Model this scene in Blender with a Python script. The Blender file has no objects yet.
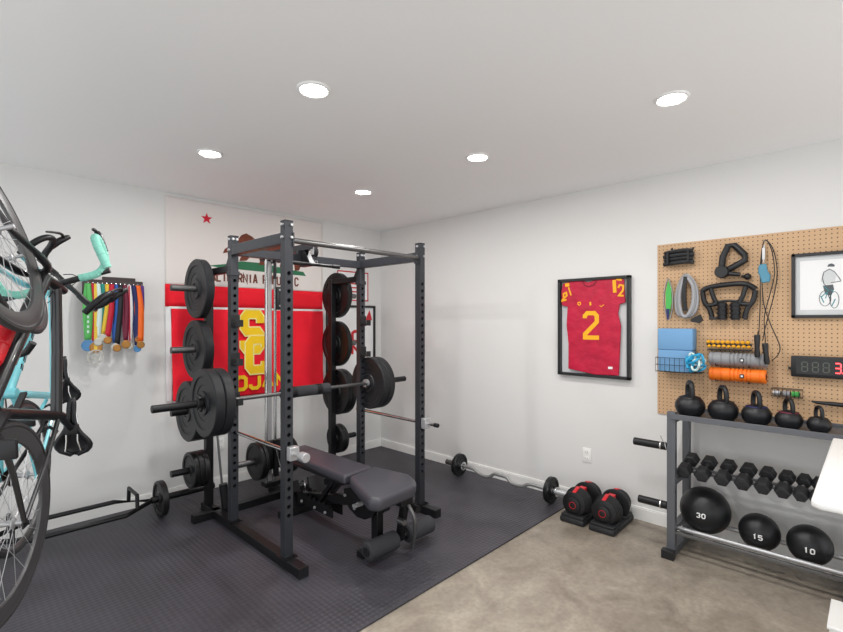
import bpy, bmesh, math, random
from mathutils import Vector, Matrix, Quaternion
from mathutils.geometry import tessellate_polygon
random.seed(7)
PI = math.pi
S = bpy.context.scene
COL = S.collection
V = Vector
# ---------------------------------------------------------------- camera, world, exposure
cd = bpy.data.cameras.new('camera'); cam = bpy.data.objects.new('camera', cd); COL.objects.link(cam)
cam.location = (-3.65, -4.195, 1.48)
cam.rotation_euler = (PI/2, 0, -math.atan2(.719, .695))
cd.sensor_width = 36; cd.lens = 469/843*36; cd.shift_y = 5/843; cd.clip_start = .02
S.camera = cam
S.view_settings.view_transform = 'Standard'; S.view_settings.look = 'None'
S.view_settings.gamma = 1; S.view_settings.use_curve_mapping = False
S.view_settings.exposure = 0.17
W = bpy.data.worlds.new('daylight'); S.world = W; W.use_nodes = True
W.node_tree.nodes['Background'].inputs[0].default_value = (.96, .98, 1, 1)
W.node_tree.nodes['Background'].inputs[1].default_value = 1.32
LAMP = 9.0
# ---------------------------------------------------------------- materials
def mat(name, col, rough=.5, metal=0, bump=0, scale=200, coat=0, var=0, vscale=8, emit=None, es=0, sheen=0, spec=.5):
    m = bpy.data.materials.new(name); m.use_nodes = True
    nt = m.node_tree; b = nt.nodes['Principled BSDF']
    b.inputs['Base Color'].default_value = (*col, 1); b.inputs['Roughness'].default_value = rough
    b.inputs['Metallic'].default_value = metal; b.inputs['Coat Weight'].default_value = coat
    b.inputs['Specular IOR Level'].default_value = spec
    if sheen: b.inputs['Sheen Weight'].default_value = sheen
    tc = nt.nodes.new('ShaderNodeTexCoord')
    if bump:
        n = nt.nodes.new('ShaderNodeTexNoise'); n.inputs['Scale'].default_value = scale
        n.inputs['Detail'].default_value = 4
        nt.links.new(tc.outputs['Object'], n.inputs['Vector'])
        bp = nt.nodes.new('ShaderNodeBump'); bp.inputs['Strength'].default_value = bump; bp.inputs['Distance'].default_value = .01
        nt.links.new(n.outputs['Fac'], bp.inputs['Height']); nt.links.new(bp.outputs['Normal'], b.inputs['Normal'])
    if var:
        n = nt.nodes.new('ShaderNodeTexNoise'); n.inputs['Scale'].default_value = vscale; n.inputs['Detail'].default_value = 6
        nt.links.new(tc.outputs['Object'], n.inputs['Vector'])
        r = nt.nodes.new('ShaderNodeMapRange'); r.inputs[1].default_value = .3; r.inputs[2].default_value = .7
        r.inputs[3].default_value = 1-var; r.inputs[4].default_value = 1+var
        nt.links.new(n.outputs['Fac'], r.inputs[0])
        h = nt.nodes.new('ShaderNodeHueSaturation'); h.inputs['Color'].default_value = (*col, 1)
        nt.links.new(r.outputs[0], h.inputs['Value']); nt.links.new(h.outputs[0], b.inputs['Base Color'])
    if emit:
        b.inputs['Emission Color'].default_value = (*emit, 1); b.inputs['Emission Strength'].default_value = es
    return m
def s(r, g, b_):
    f = lambda c: (c/255/12.92) if c/255 <= .04045 else ((c/255+.055)/1.055)**2.4
    return (f(r), f(g), f(b_))
M = dict(
 wall=mat('wall_paint', s(224,223,221), .75, bump=.04, scale=60),
 ceil=mat('ceiling_paint', s(247,247,247), .85, bump=.04, scale=80),
 trim=mat('trim_paint', s(240,239,236), .4),
 steel=mat('charcoal_powder_coat', s(56,58,63), .40, .35, bump=.03, scale=400),
 midmetal=mat('grey_metal', s(158,158,158), .4, .6),
 steell=mat('grey_powder_coat', s(98,100,105), .42, .3, bump=.03, scale=400),
 black=mat('black_steel', s(22,22,25), .4, .3),
 rubber=mat('black_rubber', s(34,35,38), .55, bump=.12, scale=300, var=.1),
 plate=mat('bumper_rubber', s(33,34,37), .42, bump=.08, scale=260, var=.08, spec=.35),
 platedk=mat('plate_iron', s(20,21,23), .38, bump=.05, scale=200, spec=.4),
 knurl=mat('dark_steel', s(116,116,116), .35, .8, bump=.08, scale=900),
 chrome=mat('chrome', s(215,215,215), .2, 1),
 silver=mat('brushed_silver', s(190,190,192), .38, .6),
 vinyl=mat('grey_vinyl', s(64,63,70), .40, bump=.06, scale=350),
 foam=mat('grey_foam', s(50,50,54), .85, bump=.1, scale=300),
 padbrown=mat('dark_pad', s(60,55,56), .6, bump=.05, scale=300),
 white=mat('white_paint', s(240,240,238), .4),
 cloth=mat('white_cloth', s(224,217,213), .85, bump=.05, scale=30),
 red=mat('red_cloth', s(244,4,40), .75, bump=.08, scale=20, var=.05, vscale=5),
 redd=mat('red_stripe_cloth', s(238,10,38), .8),
 star=mat('red_star', s(205,24,50), .8),
 yellow=mat('yellow_print', s(250,206,20), .7),
 yedge=mat('pale_yellow_edge', s(245,232,150), .7),
 brown=mat('brown_print', s(112,56,38), .8, var=.2, vscale=20),
 brownt=mat('brown_lettering', s(112,62,48), .8),
 green=mat('green_print', s(46,112,78), .8),
 jersey=mat('cardinal_jersey', s(186,8,54), .55, bump=1.0, scale=11, var=.14, vscale=10),
 jerseyd=mat('dark_cardinal', s(128,14,42), .7),
 gold=mat('gold_print', s(248,178,20), .6),
 frame=mat('black_frame', s(28,28,30), .35),
 matboard=mat('pale_matboard', s(205,207,208), .8),
 paper=mat('paper', s(236,236,236), .8),
 redp=mat('poster_red', s(200,40,52), .7),
 mint=mat('mint_tape', s(140,214,196), .6, bump=.1, scale=120),
 celeste=mat('celeste_paint', s(122,208,218), .3, coat=.5),
 carbon=mat('carbon_black', s(24,24,27), .28, coat=.4),
 tire=mat('tyre_rubber', s(48,47,48), .6, bump=.05, scale=300),
 rim=mat('rim_black', s(78,77,78), .3, .3),
 bronze=mat('cassette_steel', s(95,82,70), .35, .9),
 redplas=mat('red_plastic', s(205,28,40), .4),
 blueb=mat('light_blue_foam', s(112,158,200), .8, bump=.06, scale=200),
 blueband=mat('turquoise_band', s(40,160,205), .45),
 bluedark=mat('slate_blue_rubber', s(80,140,165), .55),
 grey=mat('grey_foam_roller', s(142,143,146), .6, bump=.05, scale=200),
 orange=mat('orange_foam_roller', s(247,120,20), .55, bump=.05, scale=200),
 amber=mat('amber_rubber', s(236,170,20), .5),
 lime=mat('green_strap', s(70,175,80), .5),
 strap=mat('silver_grey_strap', s(160,160,163), .45, bump=.1, scale=60),
 plastic=mat('black_plastic', s(20,20,23), .45),
 handle=mat('satin_black', s(24,25,28), .42, .1, bump=.05, scale=300),
 digoff=mat('unlit_digits', s(82,88,78), .5),
 digon=mat('lit_red_digits', s(255,60,60), .5, emit=(1,.05,.06), es=4),
 navy=mat('navy_ribbon', s(28,36,92), .6), purple=mat('purple_ribbon', s(88,50,130), .6),
 teal=mat('teal_ribbon', s(30,140,130), .6), crim=mat('crimson_ribbon', s(192,24,52), .6),
 grn=mat('green_ribbon', s(88,180,92), .6), blu=mat('blue_ribbon', s(40,90,170), .6),
 org=mat('orange_ribbon', s(240,105,28), .6), pale=mat('pale_ribbon', s(205,225,220), .6),
 blk=mat('black_ribbon', s(26,26,30), .6), maroon=mat('maroon_ribbon', s(110,22,50), .6), yel=mat('yellow_ribbon', s(225,190,60), .6),
 medalgold=mat('antique_gold', s(168,120,62), .35, .7), medalsil=mat('medal_silver', s(180,178,170), .35, .7), medalblue=mat('medal_blue_enamel', s(70,130,180), .3),
 wood=mat('dark_wood', s(52,38,38), .5, bump=.1, scale=40),
 bearing=mat('grey_ink', s(90,95,98), .8), tealink=mat('teal_ink', s(70,140,150), .8),
 lamp=mat('lamp_lens', (1,1,1), .5, emit=(1,.98,.95), es=30),
)
def floor_mat():
    m = bpy.data.materials.new('polished_concrete'); m.use_nodes = True; nt = m.node_tree; b = nt.nodes['Principled BSDF']
    tc = nt.nodes.new('ShaderNodeTexCoord')
    n1 = nt.nodes.new('ShaderNodeTexNoise'); n1.inputs['Scale'].default_value = 3.4; n1.inputs['Detail'].default_value = 9; n1.inputs['Roughness'].default_value = .65; n1.inputs['Distortion'].default_value = .6
    n2 = nt.nodes.new('ShaderNodeTexNoise'); n2.inputs['Scale'].default_value = 45; n2.inputs['Detail'].default_value = 4
    r = nt.nodes.new('ShaderNodeValToRGB'); e = r.color_ramp.elements
    e[0].position = .33; e[0].color = (*s(126,116,104), 1); e[1].position = .68; e[1].color = (*s(168,158,144), 1)
    mx = nt.nodes.new('ShaderNodeMix'); mx.data_type = 'RGBA'; mx.blend_type = 'OVERLAY'; mx.inputs[0].default_value = .3
    for n in (n1, n2): nt.links.new(tc.outputs['Object'], n.inputs['Vector'])
    nt.links.new(n1.outputs['Fac'], r.inputs[0]); nt.links.new(r.outputs[0], mx.inputs[6]); nt.links.new(n2.outputs['Fac'], mx.inputs[7])
    nt.links.new(mx.outputs[2], b.inputs['Base Color'])
    b.inputs['Roughness'].default_value = .42
    return m
def mat_mat():
    m = bpy.data.materials.new('rubber_mat'); m.use_nodes = True; nt = m.node_tree; b = nt.nodes['Principled BSDF']
    tc = nt.nodes.new('ShaderNodeTexCoord')
    mp = nt.nodes.new('ShaderNodeMapping'); mp.inputs['Rotation'].default_value = (0, 0, PI/4)
    nt.links.new(tc.outputs['Object'], mp.inputs[0])
    sp = nt.nodes.new('ShaderNodeSeparateXYZ'); nt.links.new(mp.outputs[0], sp.inputs[0]); sn = []
    for ax in (0, 1):
        m1 = nt.nodes.new('ShaderNodeMath'); m1.operation = 'MULTIPLY'; m1.inputs[1].default_value = 150
        m2 = nt.nodes.new('ShaderNodeMath'); m2.operation = 'SINE'; nt.links.new(sp.outputs[ax], m1.inputs[0]); nt.links.new(m1.outputs[0], m2.inputs[0]); sn.append(m2)
    ck = nt.nodes.new('ShaderNodeMath'); ck.operation = 'MULTIPLY'; nt.links.new(sn[0].outputs[0], ck.inputs[0]); nt.links.new(sn[1].outputs[0], ck.inputs[1])
    n = nt.nodes.new('ShaderNodeTexNoise'); n.inputs['Scale'].default_value = 3; n.inputs['Detail'].default_value = 6
    nt.links.new(tc.outputs['Object'], n.inputs['Vector'])
    r = nt.nodes.new('ShaderNodeValToRGB'); e = r.color_ramp.elements
    e[0].position = .3; e[0].color = (*s(52,50,56), 1); e[1].position = .7; e[1].color = (*s(67,65,72), 1)
    nt.links.new(n.outputs['Fac'], r.inputs[0]); nt.links.new(r.outputs[0], b.inputs['Base Color'])
    bp = nt.nodes.new('ShaderNodeBump'); bp.inputs['Strength'].default_value = 1; bp.inputs['Distance'].default_value = .0011
    nt.links.new(ck.outputs[0], bp.inputs['Height']); nt.links.new(bp.outputs[0], b.inputs['Normal'])
    b.inputs['Roughness'].default_value = .5
    return m
def peg_mat():
    m = bpy.data.materials.new('pegboard_hardboard'); m.use_nodes = True; nt = m.node_tree; b = nt.nodes['Principled BSDF']
    tc = nt.nodes.new('ShaderNodeTexCoord'); sp = nt.nodes.new('ShaderNodeSeparateXYZ'); nt.links.new(tc.outputs['Object'], sp.inputs[0])
    def ma(op, a, b2=None):
        x = nt.nodes.new('ShaderNodeMath'); x.operation = op
        for i, q in enumerate((a, b2)):
            if q is None: continue
            if isinstance(q, (int, float)): x.inputs[i].default_value = q
            else: nt.links.new(q, x.inputs[i])
        return x.outputs[0]
    def cell(o): return ma('SUBTRACT', ma('FRACT', ma('MULTIPLY', o, 1/.0254)), .5)
    a, c = cell(sp.outputs[1]), cell(sp.outputs[2])
    d = ma('SQRT', ma('ADD', ma('MULTIPLY', a, a), ma('MULTIPLY', c, c)))
    hole = ma('LESS_THAN', d, .145)
    mx = nt.nodes.new('ShaderNodeMix'); mx.data_type = 'RGBA'; nt.links.new(hole, mx.inputs[0])
    mx.inputs[6].default_value = (*s(202,166,128), 1); mx.inputs[7].default_value = (*s(92,64,42), 1)
    nt.links.new(mx.outputs[2], b.inputs['Base Color']); b.inputs['Roughness'].default_value = .6
    return m
M['floor'] = floor_mat(); M['mat'] = mat_mat(); M['peg'] = peg_mat()
# ---------------------------------------------------------------- mesh helpers
def wm(o):
    m = o.matrix_basis.copy()
    if o.parent: m = wm(o.parent) @ o.matrix_parent_inverse @ m
    return m
def frame_of(d, up=V((0,0,1))):
    d = V(d).normalized(); up = V(up)
    if abs(d.dot(up)) > .99: up = V((1,0,0)) if abs(d.x) < .9 else V((0,1,0))
    x = up.cross(d).normalized(); y = d.cross(x)
    return Matrix((x, y, d)).transposed()
class MB:
    def __init__(self, F=None): self.bm = bmesh.new(); self.F = F or Matrix()
    def _add(self, bm2, mtx=None):
        if mtx is not None: bmesh.ops.transform(bm2, matrix=mtx, verts=bm2.verts)
        me = bpy.data.meshes.new('t'); bm2.to_mesh(me); bm2.free(); self.bm.from_mesh(me); bpy.data.meshes.remove(me)
    def box(self, c, size, rot=None, bev=0):
        b = bmesh.new(); bmesh.ops.create_cube(b, size=1)
        bmesh.ops.scale(b, vec=size, verts=b.verts)
        if bev: bmesh.ops.bevel(b, geom=b.edges[:], offset=bev, segments=2, profile=.5, affect='EDGES')
        m = Matrix.Translation(c) @ (rot.to_4x4() if rot is not None else Matrix())
        self._add(b, m); return self
    def bx(self, x0, x1, y0, y1, z0, z1, bev=0):
        return self.box(((x0+x1)/2, (y0+y1)/2, (z0+z1)/2), (abs(x1-x0), abs(y1-y0), abs(z1-z0)), None, bev)
    def bar(self, p, q, w, h, bev=0, up=(0,0,1)):
        p, q = V(p), V(q); return self.box((p+q)/2, (w, h, (q-p).length), frame_of(q-p, up), bev)
    def cyl(self, p, q, r, r2=None, n=16):
        p, q = V(p), V(q); b = bmesh.new()
        bmesh.ops.create_cone(b, cap_ends=True, segments=n, radius1=r, radius2=r if r2 is None else r2, depth=(q-p).length)
        self._add(b, Matrix.Translation((p+q)/2) @ frame_of(q-p).to_4x4()); return self
    def ball(self, c, r, sc=(1,1,1), n=20):
        b = bmesh.new(); bmesh.ops.create_uvsphere(b, u_segments=n, v_segments=max(6, n*2//3), radius=r)
        bmesh.ops.scale(b, vec=sc, verts=b.verts); self._add(b, Matrix.Translation(c)); return self
    def tube(self, pts, r, n=10, closed=False, flat=None, smooth=0):
        """sweep; r number or list; flat=(w,h) gives a rectangular ribbon"""
        pts = [V(p) for p in pts]
        if smooth: pts = spline(pts, smooth, closed)
        N = len(pts); rr = r if isinstance(r, (list, tuple)) else [r]*N
        if len(rr) != N: rr = [rr[min(len(rr)-1, int(i*len(rr)/N))] for i in range(N)]
        tg = []
        for i in range(N):
            a = pts[(i-1) % N] if (closed or i > 0) else pts[i]; c = pts[(i+1) % N] if (closed or i < N-1) else pts[i]
            t = (c-a); tg.append(t.normalized() if t.length > 1e-9 else V((0,0,1)))
        F = frame_of(tg[0]); x = F.col[0].copy(); rings = []
        for i in range(N):
            if i: x = tg[i-1].rotation_difference(tg[i]) @ x
            x = (x - tg[i]*x.dot(tg[i])).normalized(); y = tg[i].cross(x)
            if flat:
                w, h = flat; sec = [(w/2, h/2), (-w/2, h/2), (-w/2, -h/2), (w/2, -h/2)]
                rings.append([self.bm.verts.new(pts[i]+x*a+y*b) for a, b in sec])
            else: rings.append([self.bm.verts.new(pts[i]+(x*math.cos(2*PI*k/n)+y*math.sin(2*PI*k/n))*rr[i]) for k in range(n)])
        K = len(rings[0])
        for i in range(N if closed else N-1):
            A, B = rings[i], rings[(i+1) % N]
            off = 0
            if closed and i == N-1:
                off = min(range(K), key=lambda o: (A[0].co-B[o].co).length)
            for k in range(K): self.bm.faces.new((A[k], A[(k+1) % K], B[(k+1+off) % K], B[(k+off) % K]))
        if not closed: self.bm.faces.new(rings[0][::-1]); self.bm.faces.new(rings[-1])
        return self
    def lathe(self, prof, o, d, n=32, closed=True):
        """prof = [(radius, t along d)]; closed joins last to first (ring), else caps by poles at radius 0"""
        o = V(o); Fm = frame_of(d); x, y, z = Fm.col[0], Fm.col[1], Fm.col[2]; rings = []
        for r, t in prof:
            if r < 1e-6: rings.append([self.bm.verts.new(o+z*t)])
            else: rings.append([self.bm.verts.new(o+z*t+(x*math.cos(2*PI*k/n)+y*math.sin(2*PI*k/n))*r) for k in range(n)])
        P = len(rings)
        for i in range(P if closed else P-1):
            A, B = rings[i], rings[(i+1) % P]
            for k in range(n):
                k2 = (k+1) % n
                if len(A) == 1 and len(B) == 1: break
                if len(A) == 1: self.bm.faces.new((A[0], B[k2], B[k]))
                elif len(B) == 1: self.bm.faces.new((A[k], A[k2], B[0]))
                else: self.bm.faces.new((A[k], A[k2], B[k2], B[k]))
        return self
    def prism(self, poly, o, u, v, depth):
        """2D polygon poly in plane (o,u,v), extruded by depth along u x v"""
        o, u, v = V(o), V(u).normalized(), V(v).normalized(); n = u.cross(v)*depth
        A = [self.bm.verts.new(o+u*a+v*b) for a, b in poly]; B = [self.bm.verts.new(p.co+n) for p in A]
        K = len(A)
        if K > 4:
            for t3 in tessellate_polygon([[V((a, b, 0)) for a, b in poly]]):
                self.bm.faces.new([A[i] for i in t3]); self.bm.faces.new([B[i] for i in t3][::-1])
        else: self.bm.faces.new(A[::-1]); self.bm.faces.new(B)
        for i in range(K): self.bm.faces.new((A[i], A[(i+1) % K], B[(i+1) % K], B[i]))
        return self
    def build(self, name, m, parent=None, bev=0, sm=True):
        bm = self.bm
        bmesh.ops.recalc_face_normals(bm, faces=bm.faces[:])
        xs = [v.co for v in bm.verts]
        c = V(((min(p.x for p in xs)+max(p.x for p in xs))/2, (min(p.y for p in xs)+max(p.y for p in xs))/2, min(p.z for p in xs)))
        bmesh.ops.translate(bm, vec=-c, verts=bm.verts)
        if sm:
            for f in bm.faces: f.smooth = True
            for e in bm.edges:
                if len(e.link_faces) == 2 and e.calc_face_angle(0) > .6: e.smooth = False
        me = bpy.data.meshes.new(name); bm.to_mesh(me); bm.free()
        me.materials.append(M[m] if isinstance(m, str) else m)
        o = bpy.data.objects.new(name, me); COL.objects.link(o)
        if parent: o.parent = parent; o.matrix_parent_inverse = wm(parent).inverted() @ self.F; o.location = c
        else: o.matrix_basis = self.F @ Matrix.Translation(c)
        if bev:
            b = o.modifiers.new('bevel', 'BEVEL'); b.width = bev; b.segments = 2; b.limit_method = 'ANGLE'
        return o
def spline(P, k, closed=False):
    out = []; N = len(P)
    for i in range(N if closed else N-1):
        g = (lambda j: P[j % N]) if closed else (lambda j: P[max(0, min(N-1, j))])
        a, b, c, d = g(i-1), g(i), g(i+1), g(i+2)
        for j in range(k):
            t = j/k; out.append(.5*((2*b)+(c-a)*t+(2*a-5*b+4*c-d)*t*t+(-a+3*b-3*c+d)*t**3))
    if not closed: out.append(P[-1])
    return out
def tag(o, label=None, cat=None, group=None, kind=None):
    for k, v in (('label', label), ('category', cat), ('group', group), ('kind', kind)):
        if v: o[k] = v
    return o
def thing(name, loc, label, cat, group=None, rz=0):
    e = bpy.data.objects.new(name, None); COL.objects.link(e); e.empty_display_size = .1
    e.location = loc; e.rotation_euler = (0, 0, rz); return tag(e, label, cat, group)
def kids(o): return [c for c in COL.objects if c.parent == o]
def copy_tree(o, parent=None):
    c = o.copy(); COL.objects.link(c)
    if parent: c.parent = parent
    for ch in kids(o): copy_tree(ch, c)
    return c
def place(proto, used, loc, label, group=None, rot=None):
    o = copy_tree(proto) if used[0] else proto
    used[0] = True; o.location = loc
    if rot: o.rotation_euler = rot
    o['label'] = label
    if group: o['group'] = group
    return o
# stroke lettering: polylines on a 4 x 6 grid
G = {'A':[[(0,0),(1.8,6),(2.2,6),(4,0)],[(.7,1.9),(3.3,1.9)]], 'B':[[(0,0),(0,6),(3,6),(4,5),(4,4),(3,3.1),(4,2.2),(4,1),(3,0),(0,0)],[(0,3.1),(3,3.1)]],
 'C':[[(4,4.4),(4,5),(3,6),(1,6),(0,5),(0,1),(1,0),(3,0),(4,1),(4,1.6)]], 'E':[[(4,6),(0,6),(0,0),(4,0)],[(0,3),(3,3)]], 'F':[[(4,6),(0,6),(0,0)],[(0,3),(3,3)]],
 'I':[[(2,0),(2,6)]], 'J':[[(4,6),(4,1),(3,0),(1,0),(0,1),(0,2)]], 'L':[[(0,6),(0,0),(4,0)]], 'M':[[(0,0),(0,6),(2,2.5),(4,6),(4,0)]], 'N':[[(0,0),(0,6),(4,0),(4,6)]],
 'O':[[(1,0),(0,1),(0,5),(1,6),(3,6),(4,5),(4,1),(3,0),(1,0)]], 'P':[[(0,0),(0,6),(3,6),(4,5),(4,3.8),(3,2.8),(0,2.8)]],
 'R':[[(0,0),(0,6),(3,6),(4,5),(4,3.8),(3,2.8),(0,2.8)],[(2,2.8),(4,0)]], 'S':[[(4,4.6),(4,5),(3,6),(1,6),(0,5),(0,4),(1,3.1),(3,3.1),(4,2.2),(4,1),(3,0),(1,0),(0,1),(0,1.4)]],
 'T':[[(0,6),(4,6)],[(2,6),(2,0)]], 'U':[[(0,6),(0,1),(1,0),(3,0),(4,1),(4,6)]],
 '0':[[(1,0),(0,1),(0,5),(1,6),(3,6),(4,5),(4,1),(3,0),(1,0)]], '1':[[(1,5),(2.2,6),(2.2,0)]], '3':[[(0,5),(1,6),(3,6),(4,5),(4,4),(3,3.1),(4,2.2),(4,1),(3,0),(1,0),(0,1)]],
 '5':[[(4,6),(0,6),(0,3.5),(3,3.5),(4,2.6),(4,1),(3,0),(1,0),(0,1)]], '2':[[(0,4.2),(0,5),(1,6),(3,6),(4,5),(4,4),(0,.9),(0,0),(4,0)]]}
def stroke_quads(pts, w):
    pts = [V((a, b)) for a, b in pts]; N = len(pts); closed = (pts[0]-pts[-1]).length < 1e-6
    L, R_ = [], []
    for i in range(N):
        a = pts[i-1] if i > 0 else (pts[-2] if closed else None); c = pts[i+1] if i < N-1 else (pts[1] if closed else None)
        d1 = (pts[i]-a).normalized() if a is not None else None; d2 = (c-pts[i]).normalized() if c is not None else None
        if d1 is None: d1 = d2
        if d2 is None: d2 = d1
        n1, n2 = V((-d1.y, d1.x)), V((-d2.y, d2.x)); m = (n1+n2)
        m = m.normalized() if m.length > 1e-6 else n1
        k = (w/2)/max(.4, m.dot(n1)); L.append(pts[i]+m*k); R_.append(pts[i]-m*k)
    return [(R_[i], R_[i+1], L[i+1], L[i]) for i in range(N-1)]
def letter(mb, ch, o, u, v, sx, sz, w, depth=.0012, proj=None):
    """glyph with its 4x6 box lower-left at o, cell sizes sx, sz per grid unit, stroke width w in metres"""
    o, u, v = V(o), V(u), V(v)
    for k, pl in enumerate(G[ch]):
        for q in stroke_quads([(a*sx, b*sz) for a, b in pl], w):
            if proj is None: mb.prism([tuple(p) for p in q], o+u.cross(v)*(.0002*k), u, v, depth)
            else:
                A = [mb.bm.verts.new(proj(o+u*p[0]+v*p[1], 0)) for p in q]; B = [mb.bm.verts.new(proj(o+u*p[0]+v*p[1], depth)) for p in q]
                mb.bm.faces.new(B); mb.bm.faces.new(A[::-1])
                for i in range(4): mb.bm.faces.new((A[i], A[(i+1) % 4], B[(i+1) % 4], B[i]))
def write(mb, text, o, u, v, sx, sz, w, pitch, depth=.0012):
    o = V(o)
    for ch in text:
        if ch != ' ': letter(mb, ch, o, u, v, sx, sz, w, depth)
        o = o + V(u)*pitch
    return mb
N_U, N_V = V((1,0,0)), V((0,0,1))          # writing on the wall y=0 reads along +x, faces -y
E_U, E_V = V((0,-1,0)), V((0,0,1))         # writing on the wall x=0 reads along -y, faces -x
# ---------------------------------------------------------------- room
H = 2.54
def struct(name, mb, m): return tag(mb.build(name, m, sm=False), kind='structure')
struct('floor', MB().bx(-4.9, .1, -5.6, .1, -.1, 0), 'floor')
struct('ceiling', MB().bx(-4.9, .1, -5.6, .1, H, H+.1), 'ceil')
struct('wall_left', MB().bx(-4.9, 0, 0, .1, 0, H), 'wall')
struct('wall_right', MB().bx(0, .1, -5.6, .1, 0, H), 'wall')
struct('baseboard_left', MB().bx(-4.9, -.015, -.014, 0, 0, .085).bx(-4.9, -.013, -.011, 0, .085, .095), 'trim')
struct('baseboard_right', MB().bx(-.014, 0, -5.6, 0, 0, .085).bx(-.011, 0, -5.6, 0, .085, .095), 'trim')
mt = MB().bx(-4.85, -.016, -2.43, -.016, 0, .011)
tag(mt.build('rubber_floor_mat', 'mat', bev=.002), 'charcoal textured rubber mat covering the concrete under the power rack', 'mat')
# recessed lights
pos = [(x, y) for y in (-1.18, -2.35, -3.5) for x in (-2.45, -1.22)]
lab = {(-2.45,-1.18):'round recessed downlight above the left wall flags', (-1.22,-1.18):'round recessed downlight nearest the room corner',
 (-2.45,-2.35):'round recessed downlight high over the front of the rack, largest on the left', (-1.22,-2.35):'round recessed downlight in the middle of the ceiling, right of the rack',
 (-1.22,-3.5):'round recessed downlight at the right, above the pegboard side', (-2.45,-3.5):'round recessed downlight just past the top edge of the picture',
 (-2.45,-4.67):'round recessed downlight behind the viewer, left', (-1.22,-4.67):'round recessed downlight behind the viewer, right'}
for x, y in pos:
    t = thing('ceiling_light', (x, y, H), lab[(x, y)], 'ceiling light', 'recessed downlights')
    MB().lathe([(.060, 0), (.060, -.007), (.065, -.010), (.074, -.006), (.077, 0)], (x, y, H), (0,0,1), 32).build('trim_ring', 'white', t)
    MB().lathe([(0, -.006), (.059, -.006), (.059, 0), (0, 0)], (x, y, H), (0,0,1), 32, False).build('lens', 'lamp', t)
    ld = bpy.data.lights.new('downlight_glow', 'AREA'); ld.shape = 'DISK'; ld.size = .09; ld.energy = LAMP; ld.color = (1, .98, .955)
    lo = bpy.data.objects.new('downlight_glow', ld); COL.objects.link(lo); lo.parent = t; lo.location = (0, 0, -.014)
# outlets
for nm, P, u, lb in (('outlet', (0, -2.525, .398), E_U, 'white double power outlet low on the right wall above the floor dumbbells'),
                     ('outlet', (-1.893, 0, .385), N_U, 'white double power outlet low on the left wall behind the rack')):
    n = V((-1,0,0)) if u is E_U else V((0,-1,0)); P = V(P); R3 = frame_of(n)
    t = thing(nm, P, lb, 'outlet')
    MB().box(P+n*.003, (.072, .116, .006), R3, .002).build('cover_plate', 'white', t)
    for dz in (-.026, .026):
        q = MB().box(P+n*.007+V((0,0,dz)), (.034, .03, .003), R3, .001).build('socket', 'trim', t)
        k = MB()
        for du in (-.007, .007): k.box(P+n*.009+V((0,0,dz+.003))+u*du, (.002, .009, .001), R3)
        k.build('slots', 'plastic', q)
# ---------------------------------------------------------------- flags and posters on the left wall
def wavy(x0, x1, z0, z1, y, amp, nx=60, nz=40, seed=0, hem=None):
    mb = MB(); g = []
    for j in range(nz+1):
        r = []
        for i in range(nx+1):
            u, w = i/nx, j/nz
            yy = y - amp*(.5+.5*math.sin(9*u+3*w+seed))*(1-w)**.7 - amp*.6*(.5+.5*math.sin(17*u-5*w+seed*2))*(1-w)
            xx = x0+(x1-x0)*u; zz = z0+(z1-z0)*w
            if hem: xx, zz = hem(u, w, xx, zz)
            r.append(mb.bm.verts.new((xx, yy, zz)))
        g.append(r)
    for j in range(nz):
        for i in range(nx): mb.bm.faces.new((g[j][i], g[j][i+1], g[j+1][i+1], g[j+1][i]))
    return mb
def solid(o, t=.0015):
    mo = o.modifiers.new('thick', 'SOLIDIFY'); mo.thickness = t; mo.offset = 0; return o
t = thing('state_flag', (-1.58, 0, 1.6), 'white bear flag with red star and bottom stripe, pinned high on the left wall', 'flag')
solid(wavy(-2.345, -.82, 1.785, 2.515, -.006, .0).build('white_field', 'cloth', t))
solid(wavy(-2.345, -.82, 1.60, 1.786, -.0065, .0, 20, 4).build('red_stripe', 'redd', t))
sp = []
for k in range(10): r = .052 if k % 2 == 0 else .0205; a = PI/2+k*PI/5; sp.append((r*math.cos(a), r*math.sin(a)))
MB().prism(sp, (-2.012, -.0085, 2.372), N_U, N_V, .0012).build('red_star', 'star', t)
bear = [(-1.87,2.085),(-1.855,2.125),(-1.82,2.15),(-1.79,2.19),(-1.75,2.205),(-1.70,2.27),(-1.655,2.292),(-1.60,2.27),(-1.55,2.235),(-1.45,2.225),(-1.33,2.245),(-1.22,2.235),(-1.13,2.20),(-1.08,2.14),(-1.075,2.06),(-1.10,1.99),(-1.15,1.985),(-1.155,2.05),(-1.20,2.09),(-1.235,2.01),(-1.31,2.0),(-1.315,2.02),(-1.28,2.10),(-1.40,2.11),(-1.44,2.06),(-1.46,2.015),(-1.53,2.01),(-1.52,2.05),(-1.545,2.12),(-1.60,2.10),(-1.65,2.04),(-1.72,2.03),(-1.71,2.06),(-1.665,2.12),(-1.70,2.15),(-1.76,2.12),(-1.82,2.10)]
MB().prism(bear, (0, -.0082, 0), N_U, N_V, .0012).build('bear_emblem', 'brown', t)
gr = [(-2.0,1.965),(-1.85,1.99),(-1.7,2.03),(-1.5,2.03),(-1.2,1.99),(-1.05,1.98),(-1.02,1.94),(-1.3,1.945),(-1.9,1.955)]
MB().prism(gr, (0, -.0072, 0), N_U, N_V, .0008).build('grass_emblem', 'green', t)
for wd, x in (('CALIFORNIA', -2.02), ('REPUBLIC', -2.02+11*.0485)): write(MB(), wd, (x, -.0082, 1.835), N_U, N_V, .0084, .0128, .0150, .0485).build('lettering', 'brownt', t)

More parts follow.
